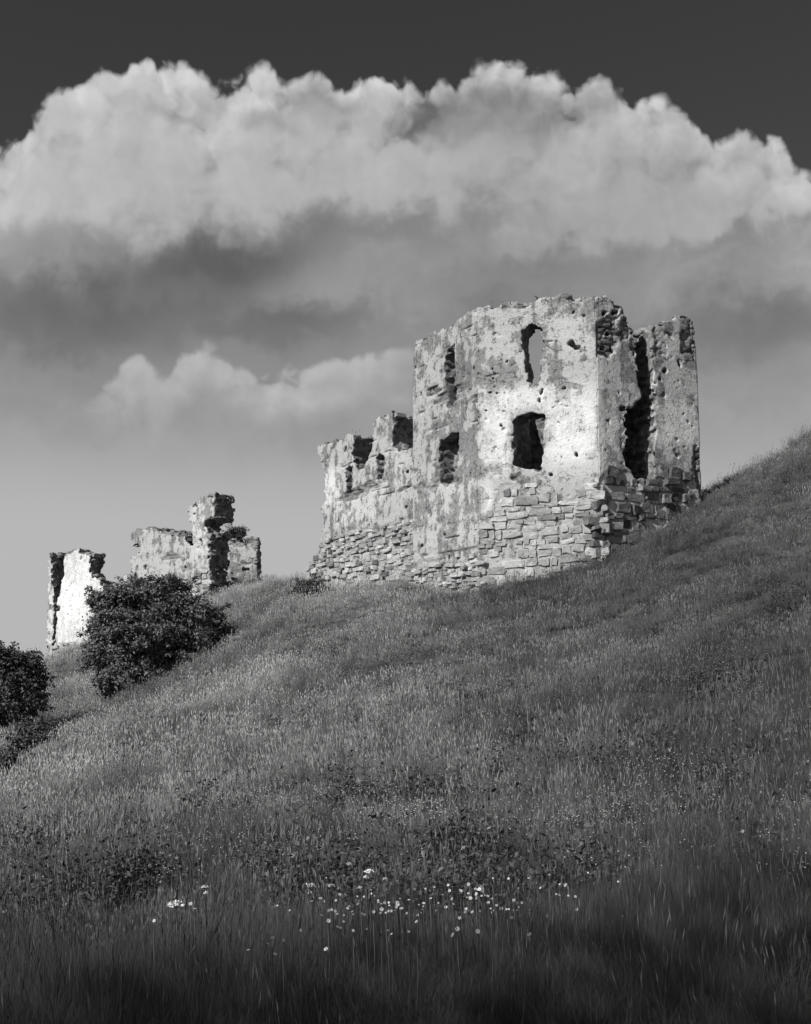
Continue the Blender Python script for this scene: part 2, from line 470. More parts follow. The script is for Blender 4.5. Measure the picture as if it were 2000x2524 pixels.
def axis(lo, hi, stp, far):
    a = list(np.arange(lo, hi + 1e-6, stp)); s = stp
    x = a[-1]; up = []
    while x < far: s *= 1.35; x += s; up.append(x)
    s = stp; x = a[0]; dn = []
    while x > -far: s *= 1.35; x -= s; dn.append(x)
    return np.array(dn[::-1] + a + up)
gx, gy = axis(-30, 24, .3, 3000), axis(-4, 96, .3, 3000)
GX, GY = np.meshgrid(gx, gy, indexing='ij')
GZ = H(GX, GY)
V = np.stack([GX, GY, GZ], -1).reshape(-1, 3)
ni, nj = GX.shape
idx = np.arange(ni * nj).reshape(ni, nj)
F = np.stack([idx[:-1, :-1], idx[1:, :-1], idx[1:, 1:], idx[:-1, 1:]], -1).reshape(-1, 4)
ground = link('hillside', fast_mesh('hillside', V, F, M_SOIL, True))
tag(ground, 'grassy hillside rising to the right below the castle ruins', 'hillside', kind='structure')

# ------------------------------------------------------------------ ruin walls: signed distance slabs meshed by surface nets
def poly_sdf(U, Z, poly):
    p = np.asarray(poly, float); d = np.full(U.shape, 1e9); inside = np.zeros(U.shape, bool)
    for i in range(len(p)):
        a, b = p[i - 1], p[i]; e = b - a
        wx, wz = U - a[0], Z - a[1]
        t = np.clip((wx * e[0] + wz * e[1]) / max(e @ e, 1e-12), 0, 1)
        d = np.minimum(d, (wx - t * e[0])**2 + (wz - t * e[1])**2)
        c = (p[i-1][1] > Z) != (p[i][1] > Z)
        with np.errstate(divide='ignore', invalid='ignore'):
            xi = a[0] + (Z - a[1]) / (e[1] if abs(e[1]) > 1e-12 else 1e-12) * e[0]
        inside ^= c & (U < xi)
    d = np.sqrt(d)
    return np.where(inside, -d, d)
def in_poly(u, z, poly): return poly_sdf(np.array([u]), np.array([z]), poly)[0] < 0

def surface_nets(vol, org, h):
    ins = vol < 0
    nx, ny, nz = vol.shape
    c = [ins[i:nx-1+i, j:ny-1+j, k:nz-1+k] for i in (0, 1) for j in (0, 1) for k in (0, 1)]
    s = sum(x.astype(np.int8) for x in c)
    act = (s > 0) & (s < 8)
    ii = np.argwhere(act)
    vid = np.full(act.shape, -1, np.int64); vid[act] = np.arange(len(ii))
    acc = np.zeros((len(ii), 3)); cnt = np.zeros(len(ii))
    corners = [(i, j, k) for i in (0, 1) for j in (0, 1) for k in (0, 1)]
    val = {q: vol[ii[:, 0] + q[0], ii[:, 1] + q[1], ii[:, 2] + q[2]] for q in corners}
    for q in corners:
        for a in range(3):
            if q[a]: continue
            r = list(q); r[a] = 1; r = tuple(r)
            v0, v1 = val[q], val[r]; x = (v0 < 0) != (v1 < 0)
            t = np.where(x, v0 / np.where(x, v0 - v1, 1), 0)
            p = np.tile(np.array(q, float), (len(ii), 1)); p[:, a] += t
            acc[x] += p[x]; cnt[x] += 1
    V = (ii + acc / cnt[:, None]) * h + org
    quads = []
    for a in range(3):
        b, c2 = (a + 1) % 3, (a + 2) % 3
        sl0 = [slice(None)] * 3; sl1 = [slice(None)] * 3
        sl0[a] = slice(0, -1); sl1[a] = slice(1, None)
        i0, i1 = ins[tuple(sl0)], ins[tuple(sl1)]
        e = np.argwhere(i0 != i1)
        ok = (e[:, b] > 0) & (e[:, c2] > 0) & (e[:, b] < vol.shape[b] - 1) & (e[:, c2] < vol.shape[c2] - 1)
        e = e[ok]; flip = ~i0[tuple(e.T)]
        q = []
        for (ob, oc) in ((-1, -1), (0, -1), (0, 0), (-1, 0)):
            f = e.copy(); f[:, b] += ob; f[:, c2] += oc
            q.append(vid[tuple(f.T)])
        q = np.stack(q, -1); q[flip] = q[flip][:, ::-1]
        quads.append(q)
    return V, np.concatenate(quads)

class Seg:
    """a straight wall: outer face from p0 (left) to p1 (right) as seen from outside"""
    def __init__(s, p0, p1, T):
        s.p0, s.p1, s.T = np.array(p0, float), np.array(p1, float), T
        s.L = np.linalg.norm(s.p1 - s.p0); s.du = (s.p1 - s.p0) / s.L; s.dn = np.array([-s.du[1], s.du[0]])
    def uz(s, px, py):
        d = ray(px, py); k = (s.p0 @ s.dn) / (d[:2] @ s.dn)
        q = d[:2] * k - s.p0
        return (float(q @ s.du), float(d[2] * k + EYE))
    def P(s, poly): return [s.uz(*q) for q in poly]
    def world(s, u, w, z):
        xy = s.p0 + s.du * u + s.dn * w
        return np.array([xy[0], xy[1], z])

def build_wall(seg, outline, root, openings=(), pits=(), bare_px=(), tone_px=(), tone=.42, m0=None, m1=None, h=.045, bare_bias=0.0, edge=.10,
               seed=1, label=None, stone_zone=(), uzmode=False):
    """outline/openings in view pixels on the wall's outer face. openings: (polygon, depth or None for through, shear)"""
    P = (lambda q: q) if uzmode else seg.P
    out = P(outline)
    oz = [p[1] for p in out]; ou = [p[0] for p in out]
    pad = .35
    u = np.arange(min(ou) - pad, max(ou) + pad, h); w = np.arange(-.3, seg.T + .3, h); z = np.arange(min(oz) - .12, max(oz) + pad, h)
    U, Z = np.meshgrid(u, z, indexing='ij')
    WX, WY = seg.p0[0] + seg.du[0] * U, seg.p0[1] + seg.du[1] * U
    Pd = poly_sdf(U, Z, out)
    along = WX * .77 + WY * .64 + 31.7
    # how far the plaster has gone
    nb = fbm(along * 1.1, Z * 1.1, oct=4, seed=seed + 20, rough=.58)
    bare = (nb - .60) * 4.2 + bare_bias
    for (px, py, rx, ry, v) in bare_px:
        c = seg.uz(px, py); e = seg.uz(px + rx, py); f = seg.uz(px, py - ry)
        bare = bare + v * np.exp(-((U - c[0]) / max(abs(e[0] - c[0]), .05))**2 - ((Z - c[1]) / max(abs(f[1] - c[1]), .05))**2)
    bare = bare + .55 * sstep(Pd, -.30, 0)
    Bm = sstep(bare, .25, .75)
    Sz = np.zeros(U.shape)
    for poly in stone_zone:
        Sz = np.maximum(Sz, sstep(-poly_sdf(U, Z, P(poly)) + .5 * (nb - .5), -.10, .05))
    Bm = Bm * (1 - .6 * Sz)
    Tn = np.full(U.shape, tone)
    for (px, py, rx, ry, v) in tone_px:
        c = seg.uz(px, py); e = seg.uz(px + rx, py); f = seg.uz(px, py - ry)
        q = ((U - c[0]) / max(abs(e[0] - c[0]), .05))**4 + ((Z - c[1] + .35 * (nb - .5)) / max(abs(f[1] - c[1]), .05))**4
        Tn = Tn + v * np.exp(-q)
    # relief of the outer face
    f1, f2, cr = cells2(along / .36 + .25 * nb, Z / .21 + fbm(along, Z, oct=2, seed=3) * .8, seed)
    rub = .05 + .075 * (1 - sstep(f2 - f1, .02, .28)) + .07 * (cr - .5)
    Fo = (fbm(along / .9, Z / .9, oct=3, seed=seed + 5) - .5) * .06 + Bm * rub + Sz * .045
    Fo = Fo + .07 * sstep(fbm(along / .16, Z / .13, oct=2, seed=seed + 60) + .12 * (nb - .5), .80, .88)
    Fo = Fo + .022 * (fbm(along / .13, Z / .11, oct=2, seed=seed + 66) - .5) * (.4 + Bm)
    for (px, py, r) in pits:
        c = seg.uz(px, py); ra = .6 + .9 * ((px * 7.31 + py * 3.17) % 1.0); sk = ((px * 1.7 + py * 5.3) % 1.0 - .5) * 1.2
        r = r * .66; wu = U - c[0] + r * 2.2 * (fbm(U * 5 + px, Z * 5, oct=3, seed=8) - .5); wz = Z - c[1] + r * 2.2 * (fbm(U * 5, Z * 5 + py, oct=3, seed=9) - .5)
        dd = np.hypot(wu * ra + wz * sk, wz / ra)
        Fo = np.maximum(Fo, .42 * (1 - sstep(dd, r * .8, r * 1.15)))
    W = w[None, :, None]
    d = np.maximum(Pd[:, None, :] + 0 * W, Fo[:, None, :] - W)
    d = np.maximum(d, W - seg.T + 0 * d)
    ops = []
    for (poly, depth, shear) in openings:
        pp = P(poly)
        if shear:
            o3 = np.stack([poly_sdf(U - shear * max(wv, 0), Z, pp) for wv in w], 1)
        else:
            o3 = np.repeat(poly_sdf(U, Z, pp)[:, None, :], len(w), 1)
        if depth: o3 = np.maximum(o3, W - depth)
        ops.append(o3); d = np.maximum(d, -o3)
    band = np.abs(d) < .30
    i, j, k = np.nonzero(band)
    uu, ww, zz = u[i], w[j], z[k]
    X3, Y3 = seg.p0[0] + seg.du[0] * uu + seg.dn[0] * ww, seg.p0[1] + seg.du[1] * uu + seg.dn[1] * ww
    _, c3 = cells3(X3 / .30 + 40, Y3 / .30, zz / .19, seed=7)
    E = edge * 1.7 * (c3 - .5) + edge * 1.5 * (fbm(X3 * 2.2 + 9, Y3 * 2.2, zz * 2.2, oct=3, seed=4) - .5)
    g = np.maximum(Pd[i, k] + E, Fo[i, k] - ww)
    g = np.maximum(g, ww - seg.T + E * .6)
    for o3 in ops: g = np.maximum(g, -(o3[i, j, k] + E * .75))
    d[band] = g
    if m0 is not None: d = np.maximum(d, W * m0 - u[:, None, None] - .012)
    if m1 is not None: d = np.maximum(d, u[:, None, None] - seg.L + W * m1 - .012)
    org = np.array([u[0], w[0], z[0]])
    Vl, Fq = surface_nets(d.astype(np.float32), org, h)
    iu = np.clip(((Vl[:, 0] - u[0]) / h).round().astype(int), 0, len(u) - 1); iz = np.clip(((Vl[:, 2] - z[0]) / h).round().astype(int), 0, len(z) - 1)
    inner = sstep(Vl[:, 1] - Fo[iu, iz], .03, .10)
    B = np.maximum(Bm[iu, iz], inner)
    XY = seg.p0 + seg.du * Vl[:, :1] + seg.dn * Vl[:, 1:2]
    Vw = np.column_stack([XY, Vl[:, 2]]) - np.array(root.location)
    me = fast_mesh('wall', Vw, Fq, M_WALL, True)
    for nm, arr in (('bare', B), ('tone', Tn[iu, iz])):
        a = me.attributes.new(nm, 'FLOAT', 'POINT')
        if len(a.data) == len(arr): a.data.foreach_set('value', np.ascontiguousarray(arr, np.float32))
    o = link('wall', me, root)
    if label: o['label'] = label
    return o

# rough stone blocks, a few shared shapes
def stone_mesh(k):
    r = random.Random(100 + k)
    co = [(sx * r.uniform(.72, 1.0), sz * r.uniform(.72, 1.0)) for sx, sz in ((-1, -1), (0, -1.06), (1, -1), (1.06, 0), (1, 1), (0, 1.06), (-1, 1), (-1.06, 0))]
    def ring(y, s, j): return [((sx * s + r.uniform(-j, j)) * .5, y + r.uniform(-j, j) * .35, (sz * s + r.uniform(-j, j)) * .5) for sx, sz in co]
    v = ring(.8, .96, .03) + ring(.09, 1.03, .05) + ring(0, .90, .09)
    v.append((r.uniform(-.2, .2), r.uniform(-.05, .05), r.uniform(-.2, .2)))
    f = []
    for a in (0, 8):
        for i in range(8):
            j = (i + 1) % 8; f.append((a + i, a + j, a + 8 + j, a + 8 + i))
    for i in range(8): f.append((16 + i, 16 + (i + 1) % 8, 24))
    f.append(tuple(range(7, -1, -1)))
    me = bpy.data.meshes.new('stone'); me.from_pydata(v, [], f); me.materials.append(M_STONE)
    return me
STONES = [stone_mesh(k) for k in range(20)]
def put_stone(parent, seg, root, u, z, w_in, sx, sy, sz, col, tilt=0.0, yaw=0.0):
    o = bpy.data.objects.new('stone', random.choice(STONES))
    p = seg.world(u, w_in, z) - np.array(root.location)
    o.location = p; o.scale = (sx * random.choice((1, 1)), sy, sz)
    o.rotation_euler = (random.gauss(0, .04), tilt, math.atan2(seg.du[1], seg.du[0]) + yaw)
    o.color = (col, col, col, 1); o.parent = parent
    COL.objects.link(o); return o
def lay_stones(parent, seg, root, zone, hrange, wrange, col, maxn=260, proud=.02, seed=0, avoid=(), var=.10, skip=.06, under=.25, uzmode=False):
    """coursed rubble in a zone of the wall's face"""
    r = random.Random(seed); random.seed(seed + 1)
    poly = zone if uzmode else seg.P(zone)
    av = [seg.P(a) for a in avoid]
    z1 = max(p[1] for p in poly); z0 = min(p[1] for p in poly); u0 = min(p[0] for p in poly); u1 = max(p[0] for p in poly)
    z = z1; n = 0
    while z > z0 and n < maxn:
        hh = r.uniform(*hrange); zc = z - hh / 2; u = u0 + r.uniform(-.3, .1)
        while u < u1 and n < maxn:
            ww = (wrange[0] + (wrange[1] - wrange[0]) * r.random()**1.5) * (.7 + .6 * hh / hrange[1]); uc = u + ww / 2
            cz = zc + .07 * math.sin(uc * 1.7 + seed) + .04 * math.sin(uc * 4.1 + z * 3) + r.uniform(-.03, .03)
            q = seg.world(uc, 0, cz)
            if in_poly(uc, cz, poly) and not any(in_poly(uc, cz, a) for a in av) and r.random() > skip + .5 * (z1 - cz < .35) and cz + hh / 2 > H1(q[0], q[1]) - under:
                put_stone(parent, seg, root, uc, cz, r.uniform(-proud * 2.2, proud * .8), ww - .005, .42, hh * r.uniform(.8, 1.12),
                          max(.07, r.gauss(col, var)), r.gauss(0, .06), r.gauss(0, .07))
                n += 1
            u += ww
        z -= hh
    return n

# --- polygonal tower -------------------------------------------------------
C2 = at(1475, 1050, 40)[:2]
def meet(p, ang, px):
    """from p walk in direction ang until the azimuth of pixel column px (mid height)"""
    d = ray(px, 1100)[:2]; e = np.array([math.cos(ang), math.sin(ang)])
    t = np.linalg.solve(np.column_stack([e, -d]), -p)[0]
    return p + e * t
M2 = meet(C2, math.pi - R(20), 1178)
A2 = meet(M2, math.pi - R(60), 1018)
B2 = meet(C2, R(25), 1727)
tower = empty('ruined_tower', (C2[0], C2[1], H1(*C2)))
tag(tower, 'tall roofless many-sided stone tower with two storeys of broken windows on the slope', 'castle ruin', 'castle ruins on the hillside')
sL, sM, sR = Seg(A2, M2, 1.05), Seg(M2, C2, 1.05), Seg(C2, B2, 1.75)

GL_L = [(1000, 1500), (1000, 868)]
winL_up = [(1099, 1000), (1096, 880), (1104, 862), (1120, 853), (1121, 940), (1120, 985), (1110, 1010)]
winL_lo = [(1083, 1188), (1082, 1088), (1098, 1078), (1112, 1063), (1128, 1066), (1129, 1150), (1122, 1190), (1105, 1198)]
winL_hi = [(1108, 1020), (1106, 1003), (1113, 1003), (1111, 1022)]
wallL = build_wall(sL, [(1000, 1560), (1000, 870), (1018, 868), (1024, 842), (1050, 830), (1090, 814), (1118, 801), (1127, 782), (1146, 774), (1152, 768), (1172, 760), (1181, 752), (1200, 750), (1200, 1560)],
    tower, openings=[(winL_up, .85, 0), (winL_lo, .65, 0)],
    pits=[(1168, 904, .10), (1024, 905, .07), (1065, 960, .12), (1058, 965, .10), (1037, 971, .09), (1158, 960, .06), (1160, 1170, .07), (1094, 1320, .12), (1040, 1345, .1), (1060, 1420, .16), (1100, 1375, .1), (1142, 930, .05)],
    bare_px=[(1110, 930, 22, 110, .45), (1062, 960, 30, 26, .7), (1030, 845, 30, 20, .5), (1090, 1135, 24, 75, .8), (1040, 1060, 40, 30, .25), (1100, 1300, 60, 60, .2), (1090, 1420, 140, 55, 1.6), (1150, 840, 20, 70, .25)],
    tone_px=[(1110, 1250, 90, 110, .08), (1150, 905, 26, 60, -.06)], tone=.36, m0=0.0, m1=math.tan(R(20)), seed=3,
    label='grey plastered wall with two narrow broken windows', bare_bias=-.05, stone_zone=[[(1005, 1395), (1180, 1350), (1200, 1520), (1000, 1520)]])
winM_up = [(1316, 950), (1309, 940), (1306, 860), (1290, 820), (1296, 805), (1303, 795), (1310, 788), (1322, 795), (1334, 810), (1337, 850), (1333, 900), (1334, 945)]
winM_up = [(1300, 945), (1296, 900), (1288, 860), (1286, 815), (1296, 805), (1303, 792), (1322, 797), (1337, 812), (1338, 850), (1333, 900), (1333, 945)]
winM_lo = [(1266, 1150), (1264, 1038), (1276, 1027), (1296, 1018), (1316, 1014), (1343, 1022), (1341, 1090), (1341, 1140), (1328, 1160), (1315, 1156), (1296, 1160)]
zoneM = [(1185, 1300), (1214, 1245), (1240, 1195), (1300, 1186), (1345, 1196), (1400, 1225), (1440, 1200), (1482, 1190), (1490, 1420), (1185, 1470)]
wallM = build_wall(sM, [(1160, 1500), (1160, 756), (1181, 755), (1205, 757), (1214, 765), (1236, 760), (1242, 746), (1261, 741), (1280, 751), (1314, 744), (1322, 732), (1345, 731), (1355, 735),
    (1372, 728), (1388, 724), (1405, 727), (1408, 738), (1430, 735), (1448, 730), (1466, 736), (1474, 725), (1500, 728), (1500, 1500)],
    tower, openings=[(winM_up, None, 0), (winM_lo, None, 0)],
    pits=[(1416, 854, .17), (1408, 845, .12), (1214, 908, .05), (1219, 918, .05), (1216, 932, .05), (1218, 941, .04), (1237, 1049, .06), (1167, 903, .1), (1390, 955, .07), (1357, 1168, .08), (1335, 965, .1), (1330, 985, .08),
          (1272, 930, .06), (1198, 1010, .05), (1250, 890, .05), (1440, 776, .06), (1414, 768, .06), (1306, 903, .05), (1421, 1120, .08), (1207, 965, .06), (1225, 968, .05)],
    bare_px=[(1240, 800, 60, 40, .3), (1180, 900, 24, 60, .3), (1260, 765, 120, 18, .5), (1400, 850, 24, 26, .7), (1420, 800, 60, 50, .15), (1335, 975, 26, 26, .6), (1187, 983, 14, 12, 1.0), (1330, 1060, 16, 60, .4),
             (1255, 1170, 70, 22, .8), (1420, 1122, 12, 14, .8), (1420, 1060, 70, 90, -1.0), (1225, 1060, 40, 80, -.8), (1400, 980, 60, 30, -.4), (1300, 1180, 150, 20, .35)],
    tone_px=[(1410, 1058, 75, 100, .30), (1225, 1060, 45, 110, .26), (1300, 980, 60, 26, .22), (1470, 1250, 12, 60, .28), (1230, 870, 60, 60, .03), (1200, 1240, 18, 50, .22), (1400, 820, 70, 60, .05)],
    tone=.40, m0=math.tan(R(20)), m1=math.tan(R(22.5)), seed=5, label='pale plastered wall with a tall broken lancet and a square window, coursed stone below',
    stone_zone=[zoneM], bare_bias=-.1)
outR = [(1460, 1500), (1460, 727), (1488, 727), (1505, 735), (1514, 746), (1524, 752), (1537, 751), (1542, 765), (1549, 784), (1561, 802), (1566, 830), (1574, 845), (1566, 877), (1572, 901), (1578, 952),
        (1583, 971), (1571, 990), (1556, 1004), (1533, 1006), (1533, 1046), (1538, 1142), (1560, 1157), (1572, 1190), (1612, 1190), (1615, 1150), (1613, 1100), (1615, 1040), (1611, 1026), (1612, 990), (1611, 832), (1606, 812), (1605, 800), (1631, 793), (1659, 786),
        (1668, 779), (1692, 778), (1712, 783), (1715, 845), (1740, 850), (1740, 1500)]
zoneR = [(1470, 1190), (1500, 1150), (1580, 1150), (1600, 1185), (1640, 1160), (1690, 1170), (1706, 1200), (1706, 1450), (1470, 1450)]
wallR = build_wall(sR, outR, tower,
    pits=[(1500, 820, .13), (1485, 805, .12), (1512, 800, .1), (1488, 858, .1), (1510, 862, .1), (1640, 912, .15), (1627, 935, .11), (1674, 893, .14), (1490, 770, .12), (1520, 770, .14), (1528, 969, .06), (1497, 1036, .06)],
    bare_px=[(1530, 775, 60, 60, 1.7), (1500, 830, 34, 50, 1.1), (1570, 870, 16, 60, .6), (1660, 825, 62, 54, 1.1), (1625, 880, 16, 60, .6), (1530, 950, 30, 60, .1), (1500, 1140, 40, 20, .6), (1700, 1140, 40, 60, .45), (1680, 1030, 50, 70, -.6), (1510, 1020, 40, 70, -.5)],
    tone_px=[(1670, 1050, 55, 60, .22), (1515, 1060, 45, 80, .10), (1480, 1000, 10, 260, .12)], tone=.46, m0=math.tan(R(22.5)), m1=math.tan(R(22)), seed=9,
    label='shaded wall split by a tall ragged breach above dark stone courses', stone_zone=[zoneR], edge=.09)
# the far sides of the ring
B3 = B2 + np.array([.12, .993]) * 4.3; B4 = B3 + np.array([-.423, .906]) * 4.2; B5 = B4 + np.array([-.94, .342]) * 4.4
zt = C2[1] * 0 + at(1475, 1050, 40)[2]
def ring_wall(p, q, top, seed, m0=.414, m1=.414):
    s = Seg(p, q, 1.0)
    g = min(H1(*p), H1(*q)) - .6; t = top + EYE
    return build_wall(s, [(-.3, g), (-.3, t), (s.L * .3, t + .25), (s.L * .6, t - .3), (s.L + .3, t), (s.L + .3, g)], tower, h=.09, seed=seed, m0=m0, m1=m1, uzmode=True, edge=.16)
ring_wall(B2, B3, 12.3, 31); ring_wall(B3, B4, 12.2, 32); ring_wall(B4, B5, 11.8, 33)
ring_wall(B5, A2, 11.8, 34, .3, 1.2)
# stones of the base
lay_stones(wallM, sM, tower, zoneM, (.13, .36), (.2, .8), .35, 200, .008, seed=21, var=.085, skip=.18)
lay_stones(wallR, sR, tower, zoneR, (.16, .40), (.24, .7), .16, 150, .06, seed=22, var=.06, avoid=[[(1577, 1100), (1577, 1172), (1608, 1182), (1608, 1100)]])
lay_stones(wallL, sL, tower, [(1008, 1398), (1100, 1372), (1180, 1352), (1190, 1480), (1008, 1520)], (.10, .24), (.22, .6), .32, 110, .06, seed=23, var=.09)
# loose stones left on the wall heads
def cap_stones(parent, seg, root, lst, col):
    for (px, py, w_, h_) in lst:
        u, z = seg.uz(px, py); e = seg.uz(px + w_ / 2, py); f = seg.uz(px, py - h_ / 2)
        put_stone(parent, seg, root, u, z, random.uniform(.02, .2), 2 * abs(e[0] - u), random.uniform(.35, .7), 2 * abs(f[1] - z), random.gauss(col, .05), random.gauss(0, .12), random.gauss(0, .25))
random.seed(5)
cap_stones(wallM, sM, tower, [(1198, 756, 22, 12), (1245, 748, 26, 14), (1268, 744, 20, 10), (1300, 749, 22, 9), (1330, 737, 28, 16), (1350, 734, 14, 12), (1364, 735, 18, 15), (1391, 731, 36, 19), (1386, 750, 34, 22), (1425, 738, 22, 10), (1447, 735, 18, 12)], .34)
cap_stones(wallL, sL, tower, [(1030, 841, 16, 10), (1060, 826, 20, 9), (1131, 788, 10, 18), (1150, 773, 12, 12), (1166, 765, 14, 10)], .26)
cap_stones(wallR, sR, tower, [(1487, 734, 24, 18), (1510, 748, 18, 20), (1532, 757, 20, 16), (1545, 782, 14, 12), (1562, 812, 12, 14), (1640, 797, 26, 14), (1690, 784, 30, 14), (1668, 790, 18, 14), (1628, 1000, 10, 16), (1612, 1028, 14, 8)], .17)

random.seed(31)
for (px, py, w_) in [(1046, 1462, .42), (1068, 1466, .30), (1032, 1458, .26), (1240, 1440, .28), (1345, 1420, .3), (1462, 1398, .26), (1120, 1458, .24), (1402, 1408, .22)]:
    q = on_ground(px, py, .14, 30, 43); q[1] -= .25
    o = bpy.data.objects.new('fallen_stone', random.choice(STONES)); o.location = (q[0], q[1], H1(q[0], q[1]) + w_ * .22)
    o.scale = (w_ * 1.2, w_, w_ * .75); o.rotation_euler = (random.gauss(0, .3), random.gauss(0, .25), random.uniform(0, 3)); o.color = (.36, .36, .36, 1)
    COL.objects.link(o); tag(o, 'loose pale stone lying in the grass at the foot of the tall tower', 'stone', 'loose stones below the tower')

# --- lower wing ------------------------------------------------------------
W0 = A2 + np.array([math.cos(math.pi - R(60)), math.sin(math.pi - R(60))]) * .02 + sL.dn * .32
Wl = meet(W0, math.pi - R(59), 790)
wing = empty('ruined_wing', (W0[0], W0[1], H1(*W0)))
tag(wing, 'lower roofless wing with two broken wall piers and rubble base, left of the tall tower', 'castle ruin', 'castle ruins on the hillside')
sW = Seg(Wl, W0 + sL.du * .35, 1.2)
outW = [(735, 1500), (744, 1432), (770, 1395), (786, 1355), (794, 1320), (796, 1275), (790, 1252), (801, 1235), (797, 1165), (788, 1140), (783, 1115), (782, 1100), (792, 1093), (801, 1095), (810, 1090), (846, 1081), (853, 1073),
        (873, 1072), (895, 1066), (918, 1057), (919, 1044), (924, 1036), (936, 1027), (954, 1024), (965, 1018), (975, 1019), (1040, 1015), (1040, 1500)]
gap1 = [(871, 1040), (870, 1100), (866, 1120), (872, 1138), (882, 1156), (898, 1150), (914, 1112), (917, 1085), (917, 1040)]
gap2 = [(969, 990), (968, 1060), (967, 1090), (976, 1106), (992, 1112), (1010, 1106), (1040, 1100), (1040, 990)]
niche1 = [(852, 1215), (851, 1158), (855, 1150), (861, 1145), (868, 1148), (869, 1180), (866, 1215)]
niche2 = [(929, 1180), (928, 1130), (932, 1121), (940, 1117), (948, 1120), (948, 1150), (940, 1182)]
zoneW = [(735, 1500), (744, 1430), (800, 1318), (850, 1300), (930, 1300), (1030, 1270), (1030, 1500)]
wallW = build_wall(sW, outW, wing, openings=[(niche1, .35, 0), (niche2, .3, 0), (gap1, None, -.22), (gap2, None, -.22)],
    pits=[(851, 1108, .16), (808, 1136, .07), (1003, 1160, .12), (834, 1284, .12), (986, 1306, .12), (1004, 1312, .1), (994, 1333, .2), (975, 1336, .16), (845, 1395, .2), (880, 1378, .14), (1000, 1250, .12), (1012, 1290, .12)],
    bare_px=[(830, 1085, 60, 12, .8), (940, 1040, 30, 20, .5), (930, 1250, 80, 40, .45), (860, 1225, 40, 14, .7), (990, 1240, 30, 40, .5), (830, 1180, 30, 50, -.4), (960, 1180, 40, 40, -.2)],
    tone_px=[(815, 1200, 25, 50, .2), (880, 1260, 60, 40, .1), (960, 1165, 60, 50, .05)], tone=.38, seed=13, edge=.13, bare_bias=-.05, stone_zone=[zoneW])
lay_stones(wallW, sW, wing, zoneW, (.10, .25), (.2, .62), .33, 290, .05, seed=31, var=.09, skip=.09)
random.seed(8)
cap_stones(wallW, sW, wing, [(795, 1098, 14, 9), (815, 1092, 16, 8), (856, 1077, 14, 9), (926, 1040, 12, 12), (968, 1022, 10, 10), (945, 1026, 14, 8), (796, 1262, 12, 14), (798, 1320, 12, 12), (790, 1345, 14, 12), (775, 1390, 16, 12), (760, 1412, 16, 12), (750, 1428, 16, 12)], .27)

# --- ruins farther left ----------------------------------------------------
def far_wall(name, label, pl, pr, T, outline, **kw):
    p0, p1 = at(*pl)[:2], at(*pr)[:2]
    root = empty(name, (p1[0], p1[1], H1(*p1)))
    tag(root, label, 'castle ruin', 'castle ruins on the hillside', 'thing')
    s = Seg(p0, p1, T)
    return root, s, build_wall(s, outline, root, **kw)
f1r, f1s, f1w = far_wall('ruined_wall', 'far ruined wall with a tall chimney-like stack, behind the big round bush', (322, 1400, 77), (518, 1400, 72), 1.5,
    [(322, 1530), (322, 1400), (322, 1375), (322, 1318), (334, 1308), (345, 1304), (366, 1303), (386, 1306), (420, 1310), (440, 1316), (455, 1325), (462, 1338), (468, 1343), (474, 1340), (471, 1300), (466, 1280), (465, 1252), (474, 1248), (476, 1243), (490, 1240), (492, 1228), (503, 1224), (512, 1219), (526, 1219), (528, 1276),
     (512, 1282), (499, 1292), (503, 1304), (519, 1312), (516, 1335), (514, 1400), (516, 1450), (520, 1530)], h=.06, seed=41, edge=.20,
    openings=[([(316, 1345), (346, 1347), (343, 1362), (330, 1370), (316, 1368)], 1.0, 0)],
    pits=[(357, 1399, .22), (457, 1398, .15), (494, 1330, .12), (479, 1268, .12), (470, 1304, .1), (340, 1430, .12)],
    bare_px=[(390, 1325, 80, 16, 1.0), (470, 1345, 30, 10, .5), (500, 1440, 30, 40, .6), (330, 1400, 12, 50, .5), (495, 1270, 30, 40, -.6)], tone_px=[(495, 1310, 25, 80, .1)], tone=.40)
f2r, f2s, f2w = far_wall('ruined_wall', 'far low square wall fragment with a shrub on its top, right of the chimney-like stack', (544, 1400, 79), (634, 1400, 78), .55,
    [(530, 1480), (530, 1322), (548, 1328), (575, 1330), (590, 1326), (594, 1336), (602, 1336), (604, 1324), (622, 1324), (634, 1327), (634, 1400), (632, 1480)], h=.07, seed=43, edge=.10,
    pits=[(600, 1402, .2), (611, 1404, .13), (570, 1413, .1), (596, 1333, .15)], bare_px=[(590, 1333, 60, 10, .8)], tone=.38)
f3r, f3s, f3w = far_wall('ruined_wall', 'white plastered gable end with a dark split down its left side, farthest left', (116, 1480, 81), (238, 1480, 78), 1.15,
    [(113, 1680), (117, 1480), (121, 1363), (140, 1367), (160, 1363), (170, 1357), (182, 1352), (192, 1353), (197, 1363), (210, 1366), (222, 1363), (224, 1380), (220, 1396), (217, 1410), (228, 1424), (242, 1432), (256, 1444), (262, 1460), (262, 1680)], h=.06, seed=47, edge=.16,
    openings=[([(126, 1355), (158, 1358), (158, 1412), (150, 1430), (148, 1462), (138, 1470), (140, 1500), (138, 1540), (135, 1580), (132, 1612), (126, 1616), (130, 1560), (131, 1500), (129, 1462), (127, 1420)], None, 0)],
    pits=[(199, 1376, .12), (164, 1456, .08), (167, 1514, .07), (229, 1500, .22), (228, 1508, .2), (143, 1500, .2)],
    bare_px=[(150, 1370, 50, 10, .5), (220, 1380, 14, 30, .4), (185, 1600, 60, 12, .9), (190, 1480, 50, 100, -1.2)], tone_px=[(190, 1480, 70, 120, .24)], tone=.46)
